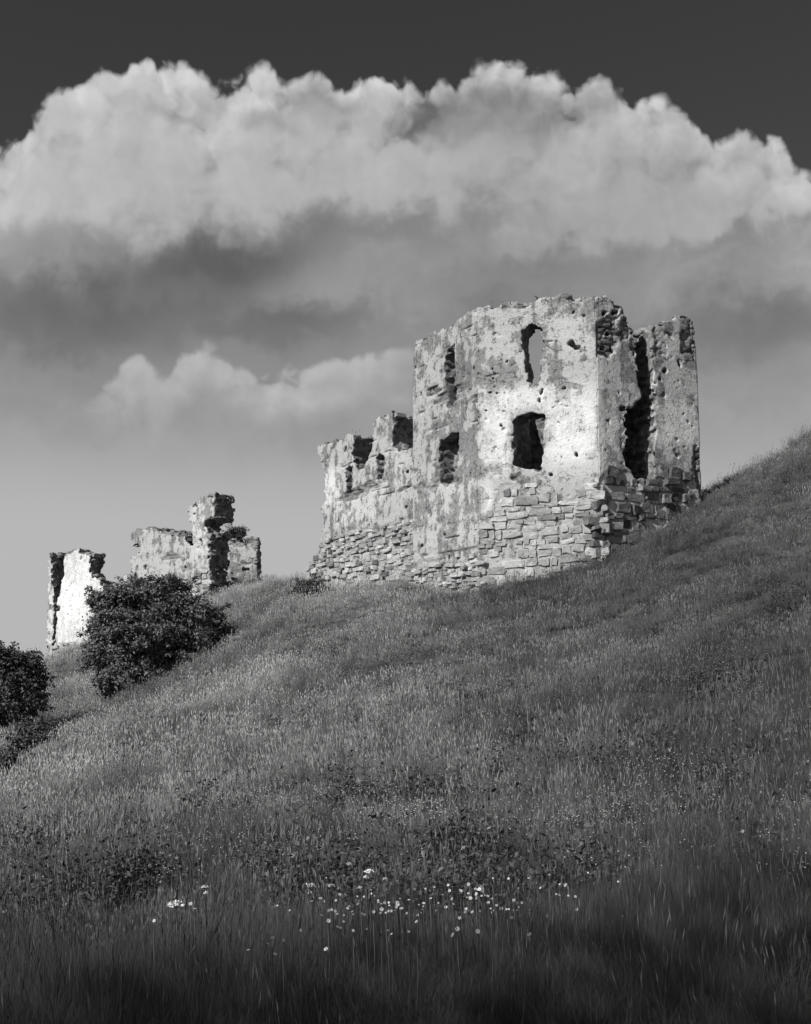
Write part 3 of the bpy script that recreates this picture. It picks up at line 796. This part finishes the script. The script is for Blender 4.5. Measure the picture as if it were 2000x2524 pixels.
f4r, f4s, f4w = far_wall('ruined_wall', 'low crumbled wall linking the white gable to the wall behind the bush', (236, 1460, 78.6), (322, 1460, 77.6), .9,
    [(236, 1620), (236, 1432), (250, 1430), (262, 1432), (275, 1440), (290, 1442), (297, 1440), (299, 1420), (310, 1418), (318, 1420), (324, 1430), (330, 1620)], h=.07, seed=51, edge=.15, bare_bias=.3, tone=.40)
random.seed(12)
cap_stones(f1w, f1s, f1r, [(340, 1308, 14, 8), (366, 1307, 16, 8), (400, 1309, 14, 9), (430, 1315, 16, 8), (457, 1330, 12, 8), (512, 1224, 14, 8), (492, 1232, 12, 10), (478, 1250, 10, 10)], .2)
cap_stones(f3w, f3s, f3r, [(140, 1366, 16, 7), (187, 1358, 14, 10), (212, 1364, 16, 8), (226, 1368, 8, 10), (233, 1418, 12, 8), (244, 1427, 12, 8)], .22)
cap_stones(f4w, f4s, f4r, [(308, 1424, 14, 12), (280, 1441, 12, 7), (258, 1434, 12, 7)], .22)
lay_stones(f1w, f1s, f1r, [(440, 1430), (516, 1400), (520, 1500), (430, 1500)], (.16, .34), (.3, .7), .30, 60, .06, seed=61, var=.09)
lay_stones(f3w, f3s, f3r, [(130, 1592), (235, 1570), (240, 1630), (120, 1640)], (.14, .28), (.3, .7), .32, 50, .06, seed=62, var=.09)
def footprint(s, inset=0): return [s.p0, s.p1, s.p1 + s.dn * s.T, s.p0 + s.dn * s.T]
RING = [A2, M2, C2, B2, B3, B4, B5]
FOOT = [RING] + [footprint(s) for s in (sW, f1s, f2s, f3s, f4s)]
print('walls done')

# ------------------------------------------------------------------ shrubs
def tube(path, radii, n=6):
    path = [np.array(p, float) for p in path]; V, Fc = [], []
    for i, p in enumerate(path):
        t = path[min(i + 1, len(path) - 1)] - path[max(i - 1, 0)]; t = t / (np.linalg.norm(t) + 1e-9)
        a = np.cross(t, (0, 0, 1) if abs(t[2]) < .9 else (1, 0, 0)); a /= np.linalg.norm(a); b = np.cross(t, a)
        for k in range(n):
            q = 2 * math.pi * k / n; V.append(p + radii[i] * (math.cos(q) * a + math.sin(q) * b))
    for i in range(len(path) - 1):
        for k in range(n):
            l = (k + 1) % n; Fc.append((i * n + k, i * n + l, (i + 1) * n + l, (i + 1) * n + k))
    return V, Fc
def leaves(centres, normals, per, spread, size, r, flat=.6):
    """diamond leaves in small sprays round the centres"""
    n = len(centres) * per
    c = np.repeat(centres, per, 0) + r.normal(0, 1, (n, 3)) * np.array([spread, spread, spread * flat])
    nn = np.repeat(normals, per, 0) * .7 + r.normal(0, .75, (n, 3)) + np.array([0, 0, .35])
    nn /= np.linalg.norm(nn, axis=1, keepdims=True)
    a = np.cross(nn, r.normal(0, 1, (n, 3))); a /= np.linalg.norm(a, axis=1, keepdims=True) + 1e-9
    b = np.cross(nn, a)
    s = size * r.uniform(.6, 1.35, (n, 1))
    V = np.stack([c - a * s, c + b * s * .55 + nn * s * .12, c + a * s, c - b * s * .55 + nn * s * .12], 1).reshape(-1, 3)
    return V, np.arange(n * 4).reshape(n, 4)
def shrub(name, label, cat, base, lobes, nclump, per, size, mat, seed, group=None, spread=.16, stems=7, twigs=60):
    """lobes: (centre xyz, radii xyz) in world metres"""
    r = np.random.default_rng(seed); root = empty(name, base); b = np.array(base)
    tag(root, label, cat, group)
    vol = np.array([l[1][0] * l[1][1] + l[1][0] * l[1][2] for l in lobes]); which = r.choice(len(lobes), nclump, p=vol / vol.sum())
    d = r.normal(0, 1, (nclump, 3)); d /= np.linalg.norm(d, axis=1, keepdims=True)
    lc = np.array([l[0] for l in lobes])[which]; lr = np.array([l[1] for l in lobes])[which]
    bump_ = .45 + 1.1 * fbm(d[:, 0] * 2.6 + which * 7, d[:, 1] * 2.6, d[:, 2] * 2.6, oct=2, seed=seed)
    rad = r.uniform(.55, 1.0, (nclump, 1))**.6
    c = lc + d * lr * rad * bump_[:, None]
    g = Hq(c[:, 0], c[:, 1])
    keep = c[:, 2] > g + .05
    c, d = c[keep], d[keep]
    V, Fc = leaves(c - b, d, per, spread, size, r)
    # sprays that stick out
    k = r.choice(len(c), twigs); tip = []
    for i in k:
        dirn = d[i] + r.normal(0, .4, 3) + np.array([0, 0, .3]); dirn /= np.linalg.norm(dirn)
        for s_ in np.linspace(.1, r.uniform(.3, .8), 5): tip.append(c[i] + dirn * s_)
    V2, F2 = leaves(np.array(tip) - b, np.tile([0, 0, 1.], (len(tip), 1)), max(4, per // 5), spread * .45, size * .9, r)
    V = np.vstack([V, V2]); Fc = np.vstack([Fc, F2 + len(V) - len(V2)])
    link('crown', fast_mesh('crown', V, Fc, mat), root)
    # trunk and limbs
    TV, TF = tube([(0, 0, -.3), (.03, 0, .35), (0, .05, .8)], [.16, .13, .10], 7)
    link('trunk', fast_mesh('trunk', TV, TF, M_BARK, True), root)
    for i in range(stems):
        e = c[r.integers(len(c))] - b; e = e * .85
        m = e * .45 + r.normal(0, .15, 3) + np.array([0, 0, .25])
        BV, BF = tube([(0, 0, .3), m * .5 + np.array([0, 0, .2]), m, e], [.09, .07, .05, .015], 5)
        link('branch', fast_mesh('branch', BV, BF, M_BARK, True), root)
    return root
SHADE_TREES = [(-12.8, -5.2, 15, 4.6, 501, 'added tree out of view behind the viewer, shading the left foreground grass'),
    (-7.6, -5.8, 16, 5.2, 502, 'added tree out of view behind the viewer, shading the middle foreground grass'), (-2.4, -5.2, 17, 5.2, 503, 'added tree out of view behind the viewer, shading the right foreground grass')]
def lobes_px(lst, Y0):
    out = []
    for (px, py, rx, rz, dy) in lst:
        Y = Y0 + dy; c = at(px, py, Y); k = Y / FPX
        out.append((c, np.array([rx * k, (rx + rz) * .5 * k * .9, rz * k])))
    return out
g = at(370, 1660, 48.5); bx_, by_ = g[0], g[1]
shrub('hawthorn_bush', 'large rounded dark bush standing in front of the far ruins', 'bush', (bx_, by_, H1(bx_, by_)),
      lobes_px([(300, 1500, 72, 58, 0), (385, 1482, 85, 48, .3), (462, 1525, 76, 66, .6), (350, 1570, 100, 85, -.5), (440, 1600, 85, 62, -.2), (275, 1600, 58, 62, .2), (300, 1676, 66, 50, -.6), (380, 1660, 74, 44, -.6), (264, 1575, 34, 40, .3), (512, 1572, 48, 36, .6), (268, 1535, 32, 26, .6), (480, 1640, 44, 26, 0), (540, 1600, 26, 22, .8), (330, 1450, 30, 18, .4), (420, 1440, 30, 16, .4)], 48.5),
      760, 110, .066, M_LEAF, 101, spread=.16, stems=12, twigs=170)
g = at(10, 1740, 44); bx_, by_ = g[0] - .5, g[1]
shrub('hawthorn_bush', 'dark bush cut off by the left edge of the picture', 'bush', (bx_, by_, H1(bx_, by_)),
      lobes_px([(15, 1682, 56, 52, 0), (-60, 1660, 70, 60, 0), (62, 1705, 42, 44, 0), (-5, 1738, 78, 40, -.4), (74, 1622, 15, 20, .2), (-60, 1740, 70, 60, 0), (16, 1628, 34, 20, .2), (85, 1660, 18, 16, .3)], 44),
      520, 110, .066, M_LEAF_FAR, 103, spread=.16, stems=9, twigs=110)
g = at(95, 1830, 36); bx_, by_ = g[0], g[1]
shrub('seedling_bush', 'small low bush alone on the grass near the left edge', 'bush', (bx_, by_, H1(bx_, by_)),
      lobes_px([(88, 1815, 36, 24, 0), (110, 1825, 28, 20, 0), (80, 1795, 22, 16, 0), (60, 1835, 24, 14, -.2)], 36), 130, 50, .05, M_LEAF_FAR, 107, spread=.11, stems=4, twigs=26)
g = at(8, 1895, 31); bx_, by_ = g[0], g[1]
shrub('seedling_bush', 'low dark tangle of weeds at the very left edge below the small bush', 'bush', (bx_, by_, H1(bx_, by_)),
      lobes_px([(6, 1890, 24, 18, 0), (22, 1868, 14, 10, 0), (-20, 1895, 26, 22, 0)], 31), 70, 50, .045, M_LEAF_FAR, 109, spread=.10, stems=3, twigs=14)
g = at(768, 1448, 49.3); bx_, by_ = g[0], g[1]
shrub('seedling_bush', 'dark low shrub at the left foot of the lower wing', 'bush', (bx_, by_, H1(bx_, by_)),
      lobes_px([(765, 1444, 24, 14, 0), (748, 1446, 16, 10, .2), (785, 1450, 14, 9, 0)], 49.3), 90, 50, .05, M_LEAF_FAR, 113, spread=.10, stems=3, twigs=14)
tp = f2s.world(*[f2s.uz(584, 1330)[0], .28, f2s.uz(584, 1330)[1]])
shrub('wall_shrub', 'little shrub growing out of the top of the low square wall fragment', 'shrub', tuple(tp - np.array([0, 0, .15])),
      lobes_px([(584, 1314, 18, 12, 0), (572, 1318, 12, 9, 0), (594, 1308, 10, 8, 0)], 78.7), 60, 40, .06, M_LEAF_FAR, 117, spread=.12, stems=4, twigs=16)

# trees added out of view behind the viewer to shade the nearest grass
def shade_tree(x, y, h_, rad, seed, label):
    r = random.Random(seed); z = H1(x, y) if y > 0 else float(H(x, y)[0]); lob = []
    for i in range(9):
        a = r.uniform(0, 6.283); d = rad * r.uniform(.2, .75); q = rad * r.uniform(.38, .6)
        lob.append((np.array([x + d * math.cos(a), y + d * math.sin(a), z + h_ * r.uniform(.55, .9)]), np.array([q, q, q * .8])))
    t = shrub('added_shade_tree', label, 'tree', (x, y, z), lob, 170, 30, .12, M_LEAF, seed, 'added shade trees behind the viewer', spread=.55, stems=8, twigs=40)
    TV, TF = tube([(0, 0, -.4), (.1, 0, h_ * .3), (0, .1, h_ * .6), (.1, 0, h_ * .8)], [.34, .27, .2, .08], 9)
    t.children[1].data = fast_mesh('trunk', TV, TF, M_BARK, True)
for (x, y, h_, rad, sd, lb) in SHADE_TREES: shade_tree(x, y, h_, rad, sd, lb)

# ------------------------------------------------------------------ grass (uncountable: geometry-node instances on one object)
def blade_tuft(n, rad, hmin, hmax, wid, bend, seed, segs=2, seeds=0):
    r = np.random.default_rng(seed); V, Fc, sh, mats = [], [], [], []
    for i in range(n):
        a = r.uniform(0, 2 * math.pi); q = rad * math.sqrt(r.uniform()); p = np.array([q * math.cos(a), q * math.sin(a), -.03])
        L = r.uniform(hmin, hmax); fa = r.uniform(0, 2 * math.pi); sidev = np.array([math.cos(fa), math.sin(fa), 0])
        la = r.uniform(0, 2 * math.pi); lean = np.array([math.cos(la), math.sin(la), 0]) * bend * r.uniform(.2, 1.3)
        w = wid * r.uniform(.6, 1.3); s0 = len(V); tone = r.uniform(.55, 1.35)
        for k in range(segs + 1):
            t = k / segs; c = p + np.array([0, 0, L * t * (1 - .18 * bend * t)]) + lean * L * t * t
            ww = w * (1 - t * .92) * .5
            if k < segs: V += [c - sidev * ww, c + sidev * ww]; sh += [tone, tone]
            else: V.append(c); sh.append(tone)
        for k in range(segs - 1):
            Fc.append((s0 + 2*k, s0 + 2*k + 1, s0 + 2*k + 3, s0 + 2*k + 2)); mats.append(0)
        Fc.append((s0 + 2*segs - 2, s0 + 2*segs - 1, s0 + 2*segs)); mats.append(0)
    for i in range(seeds):
        a = r.uniform(0, 2 * math.pi); q = rad * r.uniform(); p = np.array([q * math.cos(a), q * math.sin(a), 0]); L = hmax * r.uniform(1.0, 1.45)
        lean = r.normal(0, .10, 3) * L; fa = r.uniform(0, math.pi); sv = np.array([math.cos(fa), math.sin(fa), 0])
        s0 = len(V); top = p + np.array([0, 0, L]) + lean * [1, 1, 0]; w = wid * .45
        V += [p - sv * w * .5, p + sv * w * .5, top + sv * w * .4, top - sv * w * .4]; sh += [1.0] * 4
        Fc.append((s0, s0 + 1, s0 + 2, s0 + 3)); mats.append(0)
        s0 = len(V); up = (top - p) / np.linalg.norm(top - p); hl = L * .17; w2 = wid * 1.0
        V += [top - up * hl * .1, top + up * hl * .4 + sv * w2, top + up * hl, top + up * hl * .4 - sv * w2]; sh += [1.0] * 4
        Fc.append((s0, s0 + 1, s0 + 2, s0 + 3)); mats.append(1)
    me = bpy.data.meshes.new('grass_tuft'); me.from_pydata([tuple(v) for v in V], [], Fc)
    me.materials.append(M_GRASS); me.materials.append(M_SEED)
    me.polygons.foreach_set('material_index', mats)
    at_ = me.attributes.new('shade', 'FLOAT', 'POINT'); at_.data.foreach_set('value', np.array(sh, np.float32))
    return me
def ground_normal(x, y, e=.35):
    gx_ = (Hq(x + e, y) - Hq(x - e, y)) / (2 * e); gy_ = (Hq(x, y + e) - Hq(x, y - e)) / (2 * e)
    nn = np.column_stack([-gx_, -gy_, np.ones_like(gx_)]); return nn / np.linalg.norm(nn, axis=1, keepdims=True)
def scatter(name, pos, rot, scl, tone, idx, meshes, label, cat):
    coll = bpy.data.collections.new(name + '_kinds')
    for k, me in enumerate(meshes):
        o = bpy.data.objects.new('%s_kind_%02d' % (name, k), me); coll.objects.link(o)
    me = bpy.data.meshes.new(name); me.vertices.add(len(pos)); me.vertices.foreach_set('co', np.ascontiguousarray(pos, np.float32).ravel())
    for nm, ty, arr, fld in (('lie', 'FLOAT_VECTOR', ground_normal(pos[:, 0], pos[:, 1]), 'vector'), ('rot', 'FLOAT_VECTOR', rot, 'vector'), ('scl', 'FLOAT_VECTOR', scl, 'vector'), ('tone', 'FLOAT', tone, 'value'), ('kindex', 'INT', idx, 'value')):
        a = me.attributes.new(nm, ty, 'POINT'); a.data.foreach_set(fld, np.ascontiguousarray(arr, np.int32 if ty == 'INT' else np.float32).ravel())
    o = link(name, me); tag(o, label, cat, kind='stuff')
    ng = bpy.data.node_groups.new(name + '_scatter', 'GeometryNodeTree')
    ng.interface.new_socket('Geometry', in_out='INPUT', socket_type='NodeSocketGeometry'); ng.interface.new_socket('Geometry', in_out='OUTPUT', socket_type='NodeSocketGeometry')
    N, K = ng.nodes, ng.links
    gi, go = N.new('NodeGroupInput'), N.new('NodeGroupOutput')
    ip = N.new('GeometryNodeInstanceOnPoints'); ci = N.new('GeometryNodeCollectionInfo'); ci.inputs['Collection'].default_value = coll
    ci.inputs['Separate Children'].default_value = True; ci.inputs['Reset Children'].default_value = True
    def na(nm, ty):
        n = N.new('GeometryNodeInputNamedAttribute'); n.data_type = ty; n.inputs['Name'].default_value = nm; return n.outputs['Attribute']
    K.new(gi.outputs[0], ip.inputs['Points']); K.new(ci.outputs[0], ip.inputs['Instance']); ip.inputs['Pick Instance'].default_value = True
    K.new(na('kindex', 'INT'), ip.inputs['Instance Index'])
    er = N.new('FunctionNodeEulerToRotation'); K.new(na('rot', 'FLOAT_VECTOR'), er.inputs[0]); K.new(er.outputs[0], ip.inputs['Rotation'])
    K.new(na('scl', 'FLOAT_VECTOR'), ip.inputs['Scale']); K.new(ip.outputs[0], go.inputs[0])
    md = o.modifiers.new('scatter', 'NODES'); md.node_group = ng
    return o
def clear_of_walls(x, y):
    ok = np.ones(len(x), bool)
    for f in FOOT: ok &= poly_sdf(x, y, f) > .04
    return ok
near_t = [blade_tuft(300, .26, .08, .36, .0028, .95, 200 + k, 3, 7) for k in range(8)]
mid_t = [blade_tuft(300, .32, .06, .29, .0052, .95, 260 + k, 2, 8) for k in range(7)]
far_t = [blade_tuft(320, .46, .06, .27, .0095, .8, 230 + k, 1, 12) for k in range(7)]
bands = [(2.6, 10, 20, 0), (9.5, 20, 15, 1), (17, 27, 9, 1), (22, 34, 8, 2), (34, 60, 9, 2), (60, 92, 6, 2)]
PX, PY, PK = [], [], []
for (y0, y1, rho, kk) in bands:
    a = .84 * (y1**2 - y0**2) / 2 + 9 * (y1 - y0); n = int(a * rho)
    yy = rng.uniform(y0, y1, 3 * n); yy = yy[rng.random(3 * n) < (.42 * yy + 4.5) / (.42 * y1 + 4.5)][:n]; n = len(yy); xx = rng.uniform(-1, 1, n) * (.42 * yy + 4.5)
    PX.append(xx); PY.append(yy); PK.append((0, 8, 15)[kk] + rng.integers(0, (8, 7, 7)[kk], n))
GXp, GYp, kidx = np.concatenate(PX), np.concatenate(PY), np.concatenate(PK)
ok = clear_of_walls(GXp, GYp); GXp, GYp, kidx = GXp[ok], GYp[ok], kidx[ok]
gz = Hq(GXp, GYp); n = len(GXp)
patch = .6 * fbm(GXp / 2.6, GYp / 1.8, oct=3, seed=71) + .4 * vnoise(GXp / .8, GYp / .65, seed=73)
scl = (.25 + 1.5 * sstep(patch, .2, .85)) * rng.uniform(.75, 1.3, n)
# light painted into the grass tone: brighter left slope, shaded right and foreground
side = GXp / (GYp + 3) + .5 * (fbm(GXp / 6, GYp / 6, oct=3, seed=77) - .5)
painted_lit = sstep(-side, -.34, .26) * sstep(GYp + 8 * (fbm(GXp / 4, GYp / 4, oct=2, seed=78) - .5), 4, 22)
tone_g = (.060 + .115 * painted_lit) * rng.uniform(.85, 1.15, n)
rot = np.column_stack([rng.normal(0, .16, n), rng.normal(0, .16, n), rng.uniform(0, 6.283, n)])
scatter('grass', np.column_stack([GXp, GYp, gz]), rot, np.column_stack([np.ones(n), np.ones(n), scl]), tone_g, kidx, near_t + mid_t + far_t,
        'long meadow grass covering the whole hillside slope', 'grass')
print('grass tufts', n)

def wall_tuft(seg, px, py, label, k):
    u, z = seg.uz(px, py); p = seg.world(u, .35, z - .12)
    me = blade_tuft(60, .22, .10, .34, .012, .7, 700 + k, 1, 4)
    me.materials.clear(); me.materials.append(M_WEED); me.materials.append(M_WEED)
    o = link('grass_tuft', me, None, tuple(p)); tag(o, label, 'grass tuft', 'tufts growing on the wall heads')
wall_tuft(sL, 1130, 787, 'grass tuft on the stepped top edge of the tall tower, left part', 1)
wall_tuft(sM, 1204, 762, 'grass tuft on the tower top, left of the broken lancet', 2)
wall_tuft(sM, 1237, 757, 'grass tuft on the tower top, just above and left of the broken lancet', 3)
wall_tuft(sW, 858, 1080, 'grass tuft on the head of the leftmost broken pier of the lower wing', 4)
wall_tuft(f1s, 452, 1326, 'grass tuft on the far wall top just left of the chimney-like stack', 5)

# ------------------------------------------------------------------ weeds and small white flowers on the slope
def leaf_clump(nl, rad, hgt, size, seed, mat):
    r = np.random.default_rng(seed)
    c = np.column_stack([r.normal(0, rad * .5, nl), r.normal(0, rad * .5, nl), np.abs(r.normal(0, hgt * .5, nl))])
    V, Fc = leaves(c, np.tile([0, 0, 1.], (nl, 1)), 3, size * .6, size, r)
    return fast_mesh('weed', V, Fc, mat)
def floret(nh, rad, hgt, size, seed):
    r = np.random.default_rng(seed); V, Fc = [], []
    for i in range(nh):
        p = np.array([r.normal(0, rad), r.normal(0, rad), hgt * r.uniform(.75, 1.15)]); s = size * r.uniform(.7, 1.3); b = len(V)
        V += [p + [0, 0, s * .5]] + [p + np.array([math.cos(q) * s, math.sin(q) * s, 0]) for q in np.arange(6) * 1.0472] + [p - [0, 0, s * .5]]
        Fc += [(b, b + 1 + k, b + 1 + (k + 1) % 6) for k in range(6)] + [(b + 7, b + 1 + (k + 1) % 6, b + 1 + k) for k in range(6)]
    return fast_mesh('floret', V, Fc, M_PETAL)
weed_m = [leaf_clump(60, .30, .30, .024, 300 + k, M_WEED) for k in range(4)]
wx, wy = [], []
for (px, py, rx, ry, cnt) in [(110, 2105, 60, 22, 30), (300, 2222, 50, 16, 24), (90, 2275, 60, 14, 20), (510, 2010, 60, 16, 20), (140, 2195, 60, 10, 14), (350, 2175, 40, 12, 14), (740, 1628, 70, 14, 26), (1310, 1850, 40, 16, 16),
        (930, 1790, 60, 18, 14), (1130, 1740, 50, 14, 14), (1720, 1740, 40, 16, 20), (980, 1690, 50, 12, 12), (1500, 1900, 90, 20, 24), (860, 1960, 50, 20, 20), (1040, 1980, 60, 16, 20), (1240, 1920, 30, 14, 12),
        (1860, 1690, 60, 20, 14), (1150, 2120, 60, 20, 20), (690, 2180, 60, 20, 16), (1170, 2150, 14, 20, 14), (1960, 1520, 40, 20, 20), (1400, 1400, 60, 7, 70), (1300, 1415, 60, 7, 70), (1180, 1435, 60, 7, 60), (780, 2222, 80, 22, 40), (950, 2225, 110, 26, 70), (1130, 2222, 80, 22, 40), (340, 1865, 40, 8, 14), (300, 1855, 20, 8, 8)]:
    for i in range(int(cnt * .6)):
        q = on_ground(px + random.gauss(0, rx * .8), py + random.gauss(0, ry * .8)); wx.append(q[0]); wy.append(q[1])
for i in range(200):
    q = on_ground(random.uniform(-60, 2060), random.uniform(1500, 2230)); wx.append(q[0]); wy.append(q[1])
wx, wy = np.array(wx), np.array(wy); ok = clear_of_walls(wx, wy); wx, wy = wx[ok], wy[ok]; n = len(wx)
scatter('weeds', np.column_stack([wx, wy, Hq(wx, wy) + .04]), np.column_stack([np.zeros(n), np.zeros(n), rng.uniform(0, 6.28, n)]), np.repeat(rng.uniform(.6, 1.3, (n, 1)), 3, 1), np.ones(n), rng.integers(0, 4, n), weed_m,
        'dark leafy weeds scattered in clumps through the grass', 'weeds')
fl_m = [floret(3 + k, .05 + .02 * k, .34, .0075, 320 + k) for k in range(5)]
fx, fy = [], []
for (px, py, rx, ry, cnt) in [(560, 2010, 90, 40, 90), (680, 2020, 60, 30, 40), (990, 1720, 120, 30, 60), (1300, 1620, 100, 20, 50), (1150, 1600, 80, 20, 40), (1330, 1740, 90, 30, 40), (950, 1850, 110, 20, 40), (1180, 1810, 60, 20, 30),
        (1700, 1650, 120, 30, 50), (1620, 1930, 120, 40, 60), (1450, 2080, 160, 40, 60), (1050, 2075, 80, 20, 50), (1760, 1500, 120, 40, 40), (600, 2140, 200, 40, 40), (900, 2030, 160, 40, 60), (1850, 1760, 100, 40, 30), (800, 1900, 200, 60, 50), (250, 2000, 120, 60, 30)]:
    for i in range(cnt):
        q = on_ground(px + random.gauss(0, rx * .7), py + random.gauss(0, ry * .7)); fx.append(q[0]); fy.append(q[1])
for i in range(500):
    q = on_ground(random.uniform(-60, 2060), random.uniform(1480, 2250)); fx.append(q[0]); fy.append(q[1])
fx, fy = np.array(fx), np.array(fy); ok = clear_of_walls(fx, fy); fx, fy = fx[ok], fy[ok]; n = len(fx)
scatter('wildflowers', np.column_stack([fx, fy, Hq(fx, fy)]), np.column_stack([np.zeros(n), np.zeros(n), rng.uniform(0, 6.28, n)]), np.column_stack([np.ones(n), np.ones(n), rng.uniform(.55, 1.1, n)]), np.ones(n), rng.integers(0, 5, n), fl_m,
        'tiny pale wildflowers sprinkled over the meadow slope', 'wildflowers')

# ------------------------------------------------------------------ nearer flowers, one by one
def flower_meshes():
    V, Fc = tube([(0, 0, -.1), (.01, 0, -.5), (0, .01, -1)], [.0035, .003, .004], 4)
    V = [np.array(v) for v in V]
    stem = fast_mesh('stem', np.array(V), Fc, M_STEM)
    heads = []
    for k in range(4):
        r = random.Random(k); V, Fc = [], []
        npet = 14
        for i in range(npet):
            a = 2 * math.pi * i / npet + r.uniform(-.08, .08); L = r.uniform(.9, 1.05); d = np.array([math.cos(a), math.sin(a), 0]); s = np.array([-math.sin(a), math.cos(a), 0]); b = len(V)
            V += [d * .2 - s * .08, d * .2 + s * .08, d * L * .8 + s * .16 + np.array([0, 0, .12]), d * L + np.array([0, 0, .1]), d * L * .8 - s * .16 + np.array([0, 0, .12])]
            Fc.append((b, b + 1, b + 2, b + 3, b + 4))
        heads.append(fast_mesh('flower_head', V, Fc, M_PETAL))
    V = [(0, 0, .16)] + [(.28 * math.cos(q), .28 * math.sin(q), .04) for q in np.arange(8) * .7854]
    eye = fast_mesh('centre', V, [(0, 1 + k, 1 + (k + 1) % 8) for k in range(8)], M_EYE)
    return stem, heads, eye
STEM, HEADS, EYEM = flower_meshes()
def daisy(px, py, rad, up):
    q = on_ground(px, py, up); h_ = q[2] + up - H1(q[0], q[1])
    root = empty('daisy', (q[0], q[1], H1(q[0], q[1])))
    tag(root, 'small white daisy among the grass of the bright foreground flower patch', 'flower', 'daisies in the foreground flower patch')
    o = link('stem', STEM, root, (0, 0, h_)); o.scale = (1, 1, h_ + .05)
    hd = link('flower_head', random.choice(HEADS), root, (0, 0, h_)); hd.scale = (rad, rad, rad)
    hd.rotation_euler = (random.gauss(.6, .45), random.gauss(-.15, .5), random.uniform(-.3, .3))
    link('centre', EYEM, hd)
def umbel(px, py, wpx, up, label):
    q = on_ground(px, py, up); g_ = H1(q[0], q[1]); h_ = q[2] + up - g_; rad = wpx / 2 / FPX * q[1]
    root = empty('umbel_flower', (q[0], q[1], g_)); tag(root, label, 'flower', 'tall white umbel flowers')
    o = link('stem', STEM, root, (0, 0, h_ - .03)); o.scale = (1.5, 1.5, h_ + .05)
    r = random.Random(int(px)); V, Fc = [], []
    RV, RF = [], []
    for i in range(46):
        a, d = r.uniform(0, 6.283), rad * math.sqrt(r.uniform(0, 1)); p = np.array([d * math.cos(a), d * math.sin(a), h_ - d * d / rad * .5 + r.uniform(-.004, .004)]); s = rad * .24 * r.uniform(.8, 1.3); b = len(V)
        V += [p + [0, 0, s * .6]] + [p + np.array([math.cos(t) * s, math.sin(t) * s, 0]) for t in np.arange(6) * 1.0472] + [p - [0, 0, s * .5]]
        Fc += [(b, b + 1 + k, b + 1 + (k + 1) % 6) for k in range(6)] + [(b + 7, b + 1 + (k + 1) % 6, b + 1 + k) for k in range(6)]
        if i % 4 == 0:
            v, f = tube([(0, 0, h_ - rad * .8), tuple(p)], [.0015, .001], 3); k0 = len(RV); RV += v; RF += [tuple(x + k0 for x in y) for y in f]
    link('flower_head', fast_mesh('flower_head', np.array(V), Fc, M_PETAL), root)
    link('ray', fast_mesh('ray', np.array(RV), RF, M_STEM), root)
for (px, py, w_, up, lb) in [(911, 2144, 24, .62, 'topmost white umbel flower, standing tall above the middle flower patch'), (903, 2160, 14, .5, 'white umbel just below the topmost tall umbel'), (506, 2184, 19, .55, 'upper of two white umbels standing alone at left against a dark hollow'),
        (508, 2199, 12, .42, 'lower of two white umbels standing alone at left'), (768, 2179, 20, .52, 'flat white umbel at the left end of the middle flower patch'), (766, 2199, 13, .42, 'small white umbel under the flat one at the left of the patch'),
        (818, 2180, 18, .52, 'flat white umbel midway between the leftmost and topmost umbels'), (836, 2189, 13, .46, 'small white umbel just right of the flat middle one'), (888, 2186, 11, .45, 'small white umbel left of the topmost umbel'), (950, 2165, 13, .5, 'white umbel right of the topmost tall umbel, beside a dark weed'),
        (435, 2222, 40, .40, 'broad loose white umbel cluster low at left')]:
    umbel(px, py, w_, up, lb)
random.seed(77)
spots = [(1022, 2192), (1049, 2191), (1028, 2221), (1062, 2215), (1072, 2230), (1105, 2182), (1115, 2186), (1136, 2196), (1155, 2180), (1160, 2214), (1173, 2207), (1182, 2192), (1214, 2215), (1235, 2206), (1184, 2246), (1252, 2242), (1275, 2244), (1307, 2243),
    (1324, 2215), (1353, 2176), (1236, 2240), (1210, 2240), (921, 2248), (941, 2242), (882, 2229), (883, 2236), (940, 2228), (960, 2232), (980, 2226), (990, 2240), (848, 2272), (871, 2294), (810, 2270), (740, 2293), (672, 2312), (678, 2352), (698, 2318), (612, 2342), (940, 2298), (957, 2294),
    (1116, 2305), (1128, 2290), (1178, 2296), (1305, 2304), (1027, 2272), (1285, 2264), (790, 2215), (838, 2205), (660, 2326), (804, 2340), (768, 2222), (420, 2225), (445, 2218), (430, 2212), (480, 2240), (470, 2228), (380, 2270), (1380, 2180), (1395, 2182)]
for (px, py) in spots: daisy(px, py, random.choice((.007, .009, .011, .014)), random.uniform(.36, .52))
for i in range(120):
    px = random.gauss(1080, 200); py = random.gauss(2226 + (1100 - px) * .08, 30)
    daisy(px, py, random.uniform(.006, .012), random.uniform(.30, .46))
print('scene built')
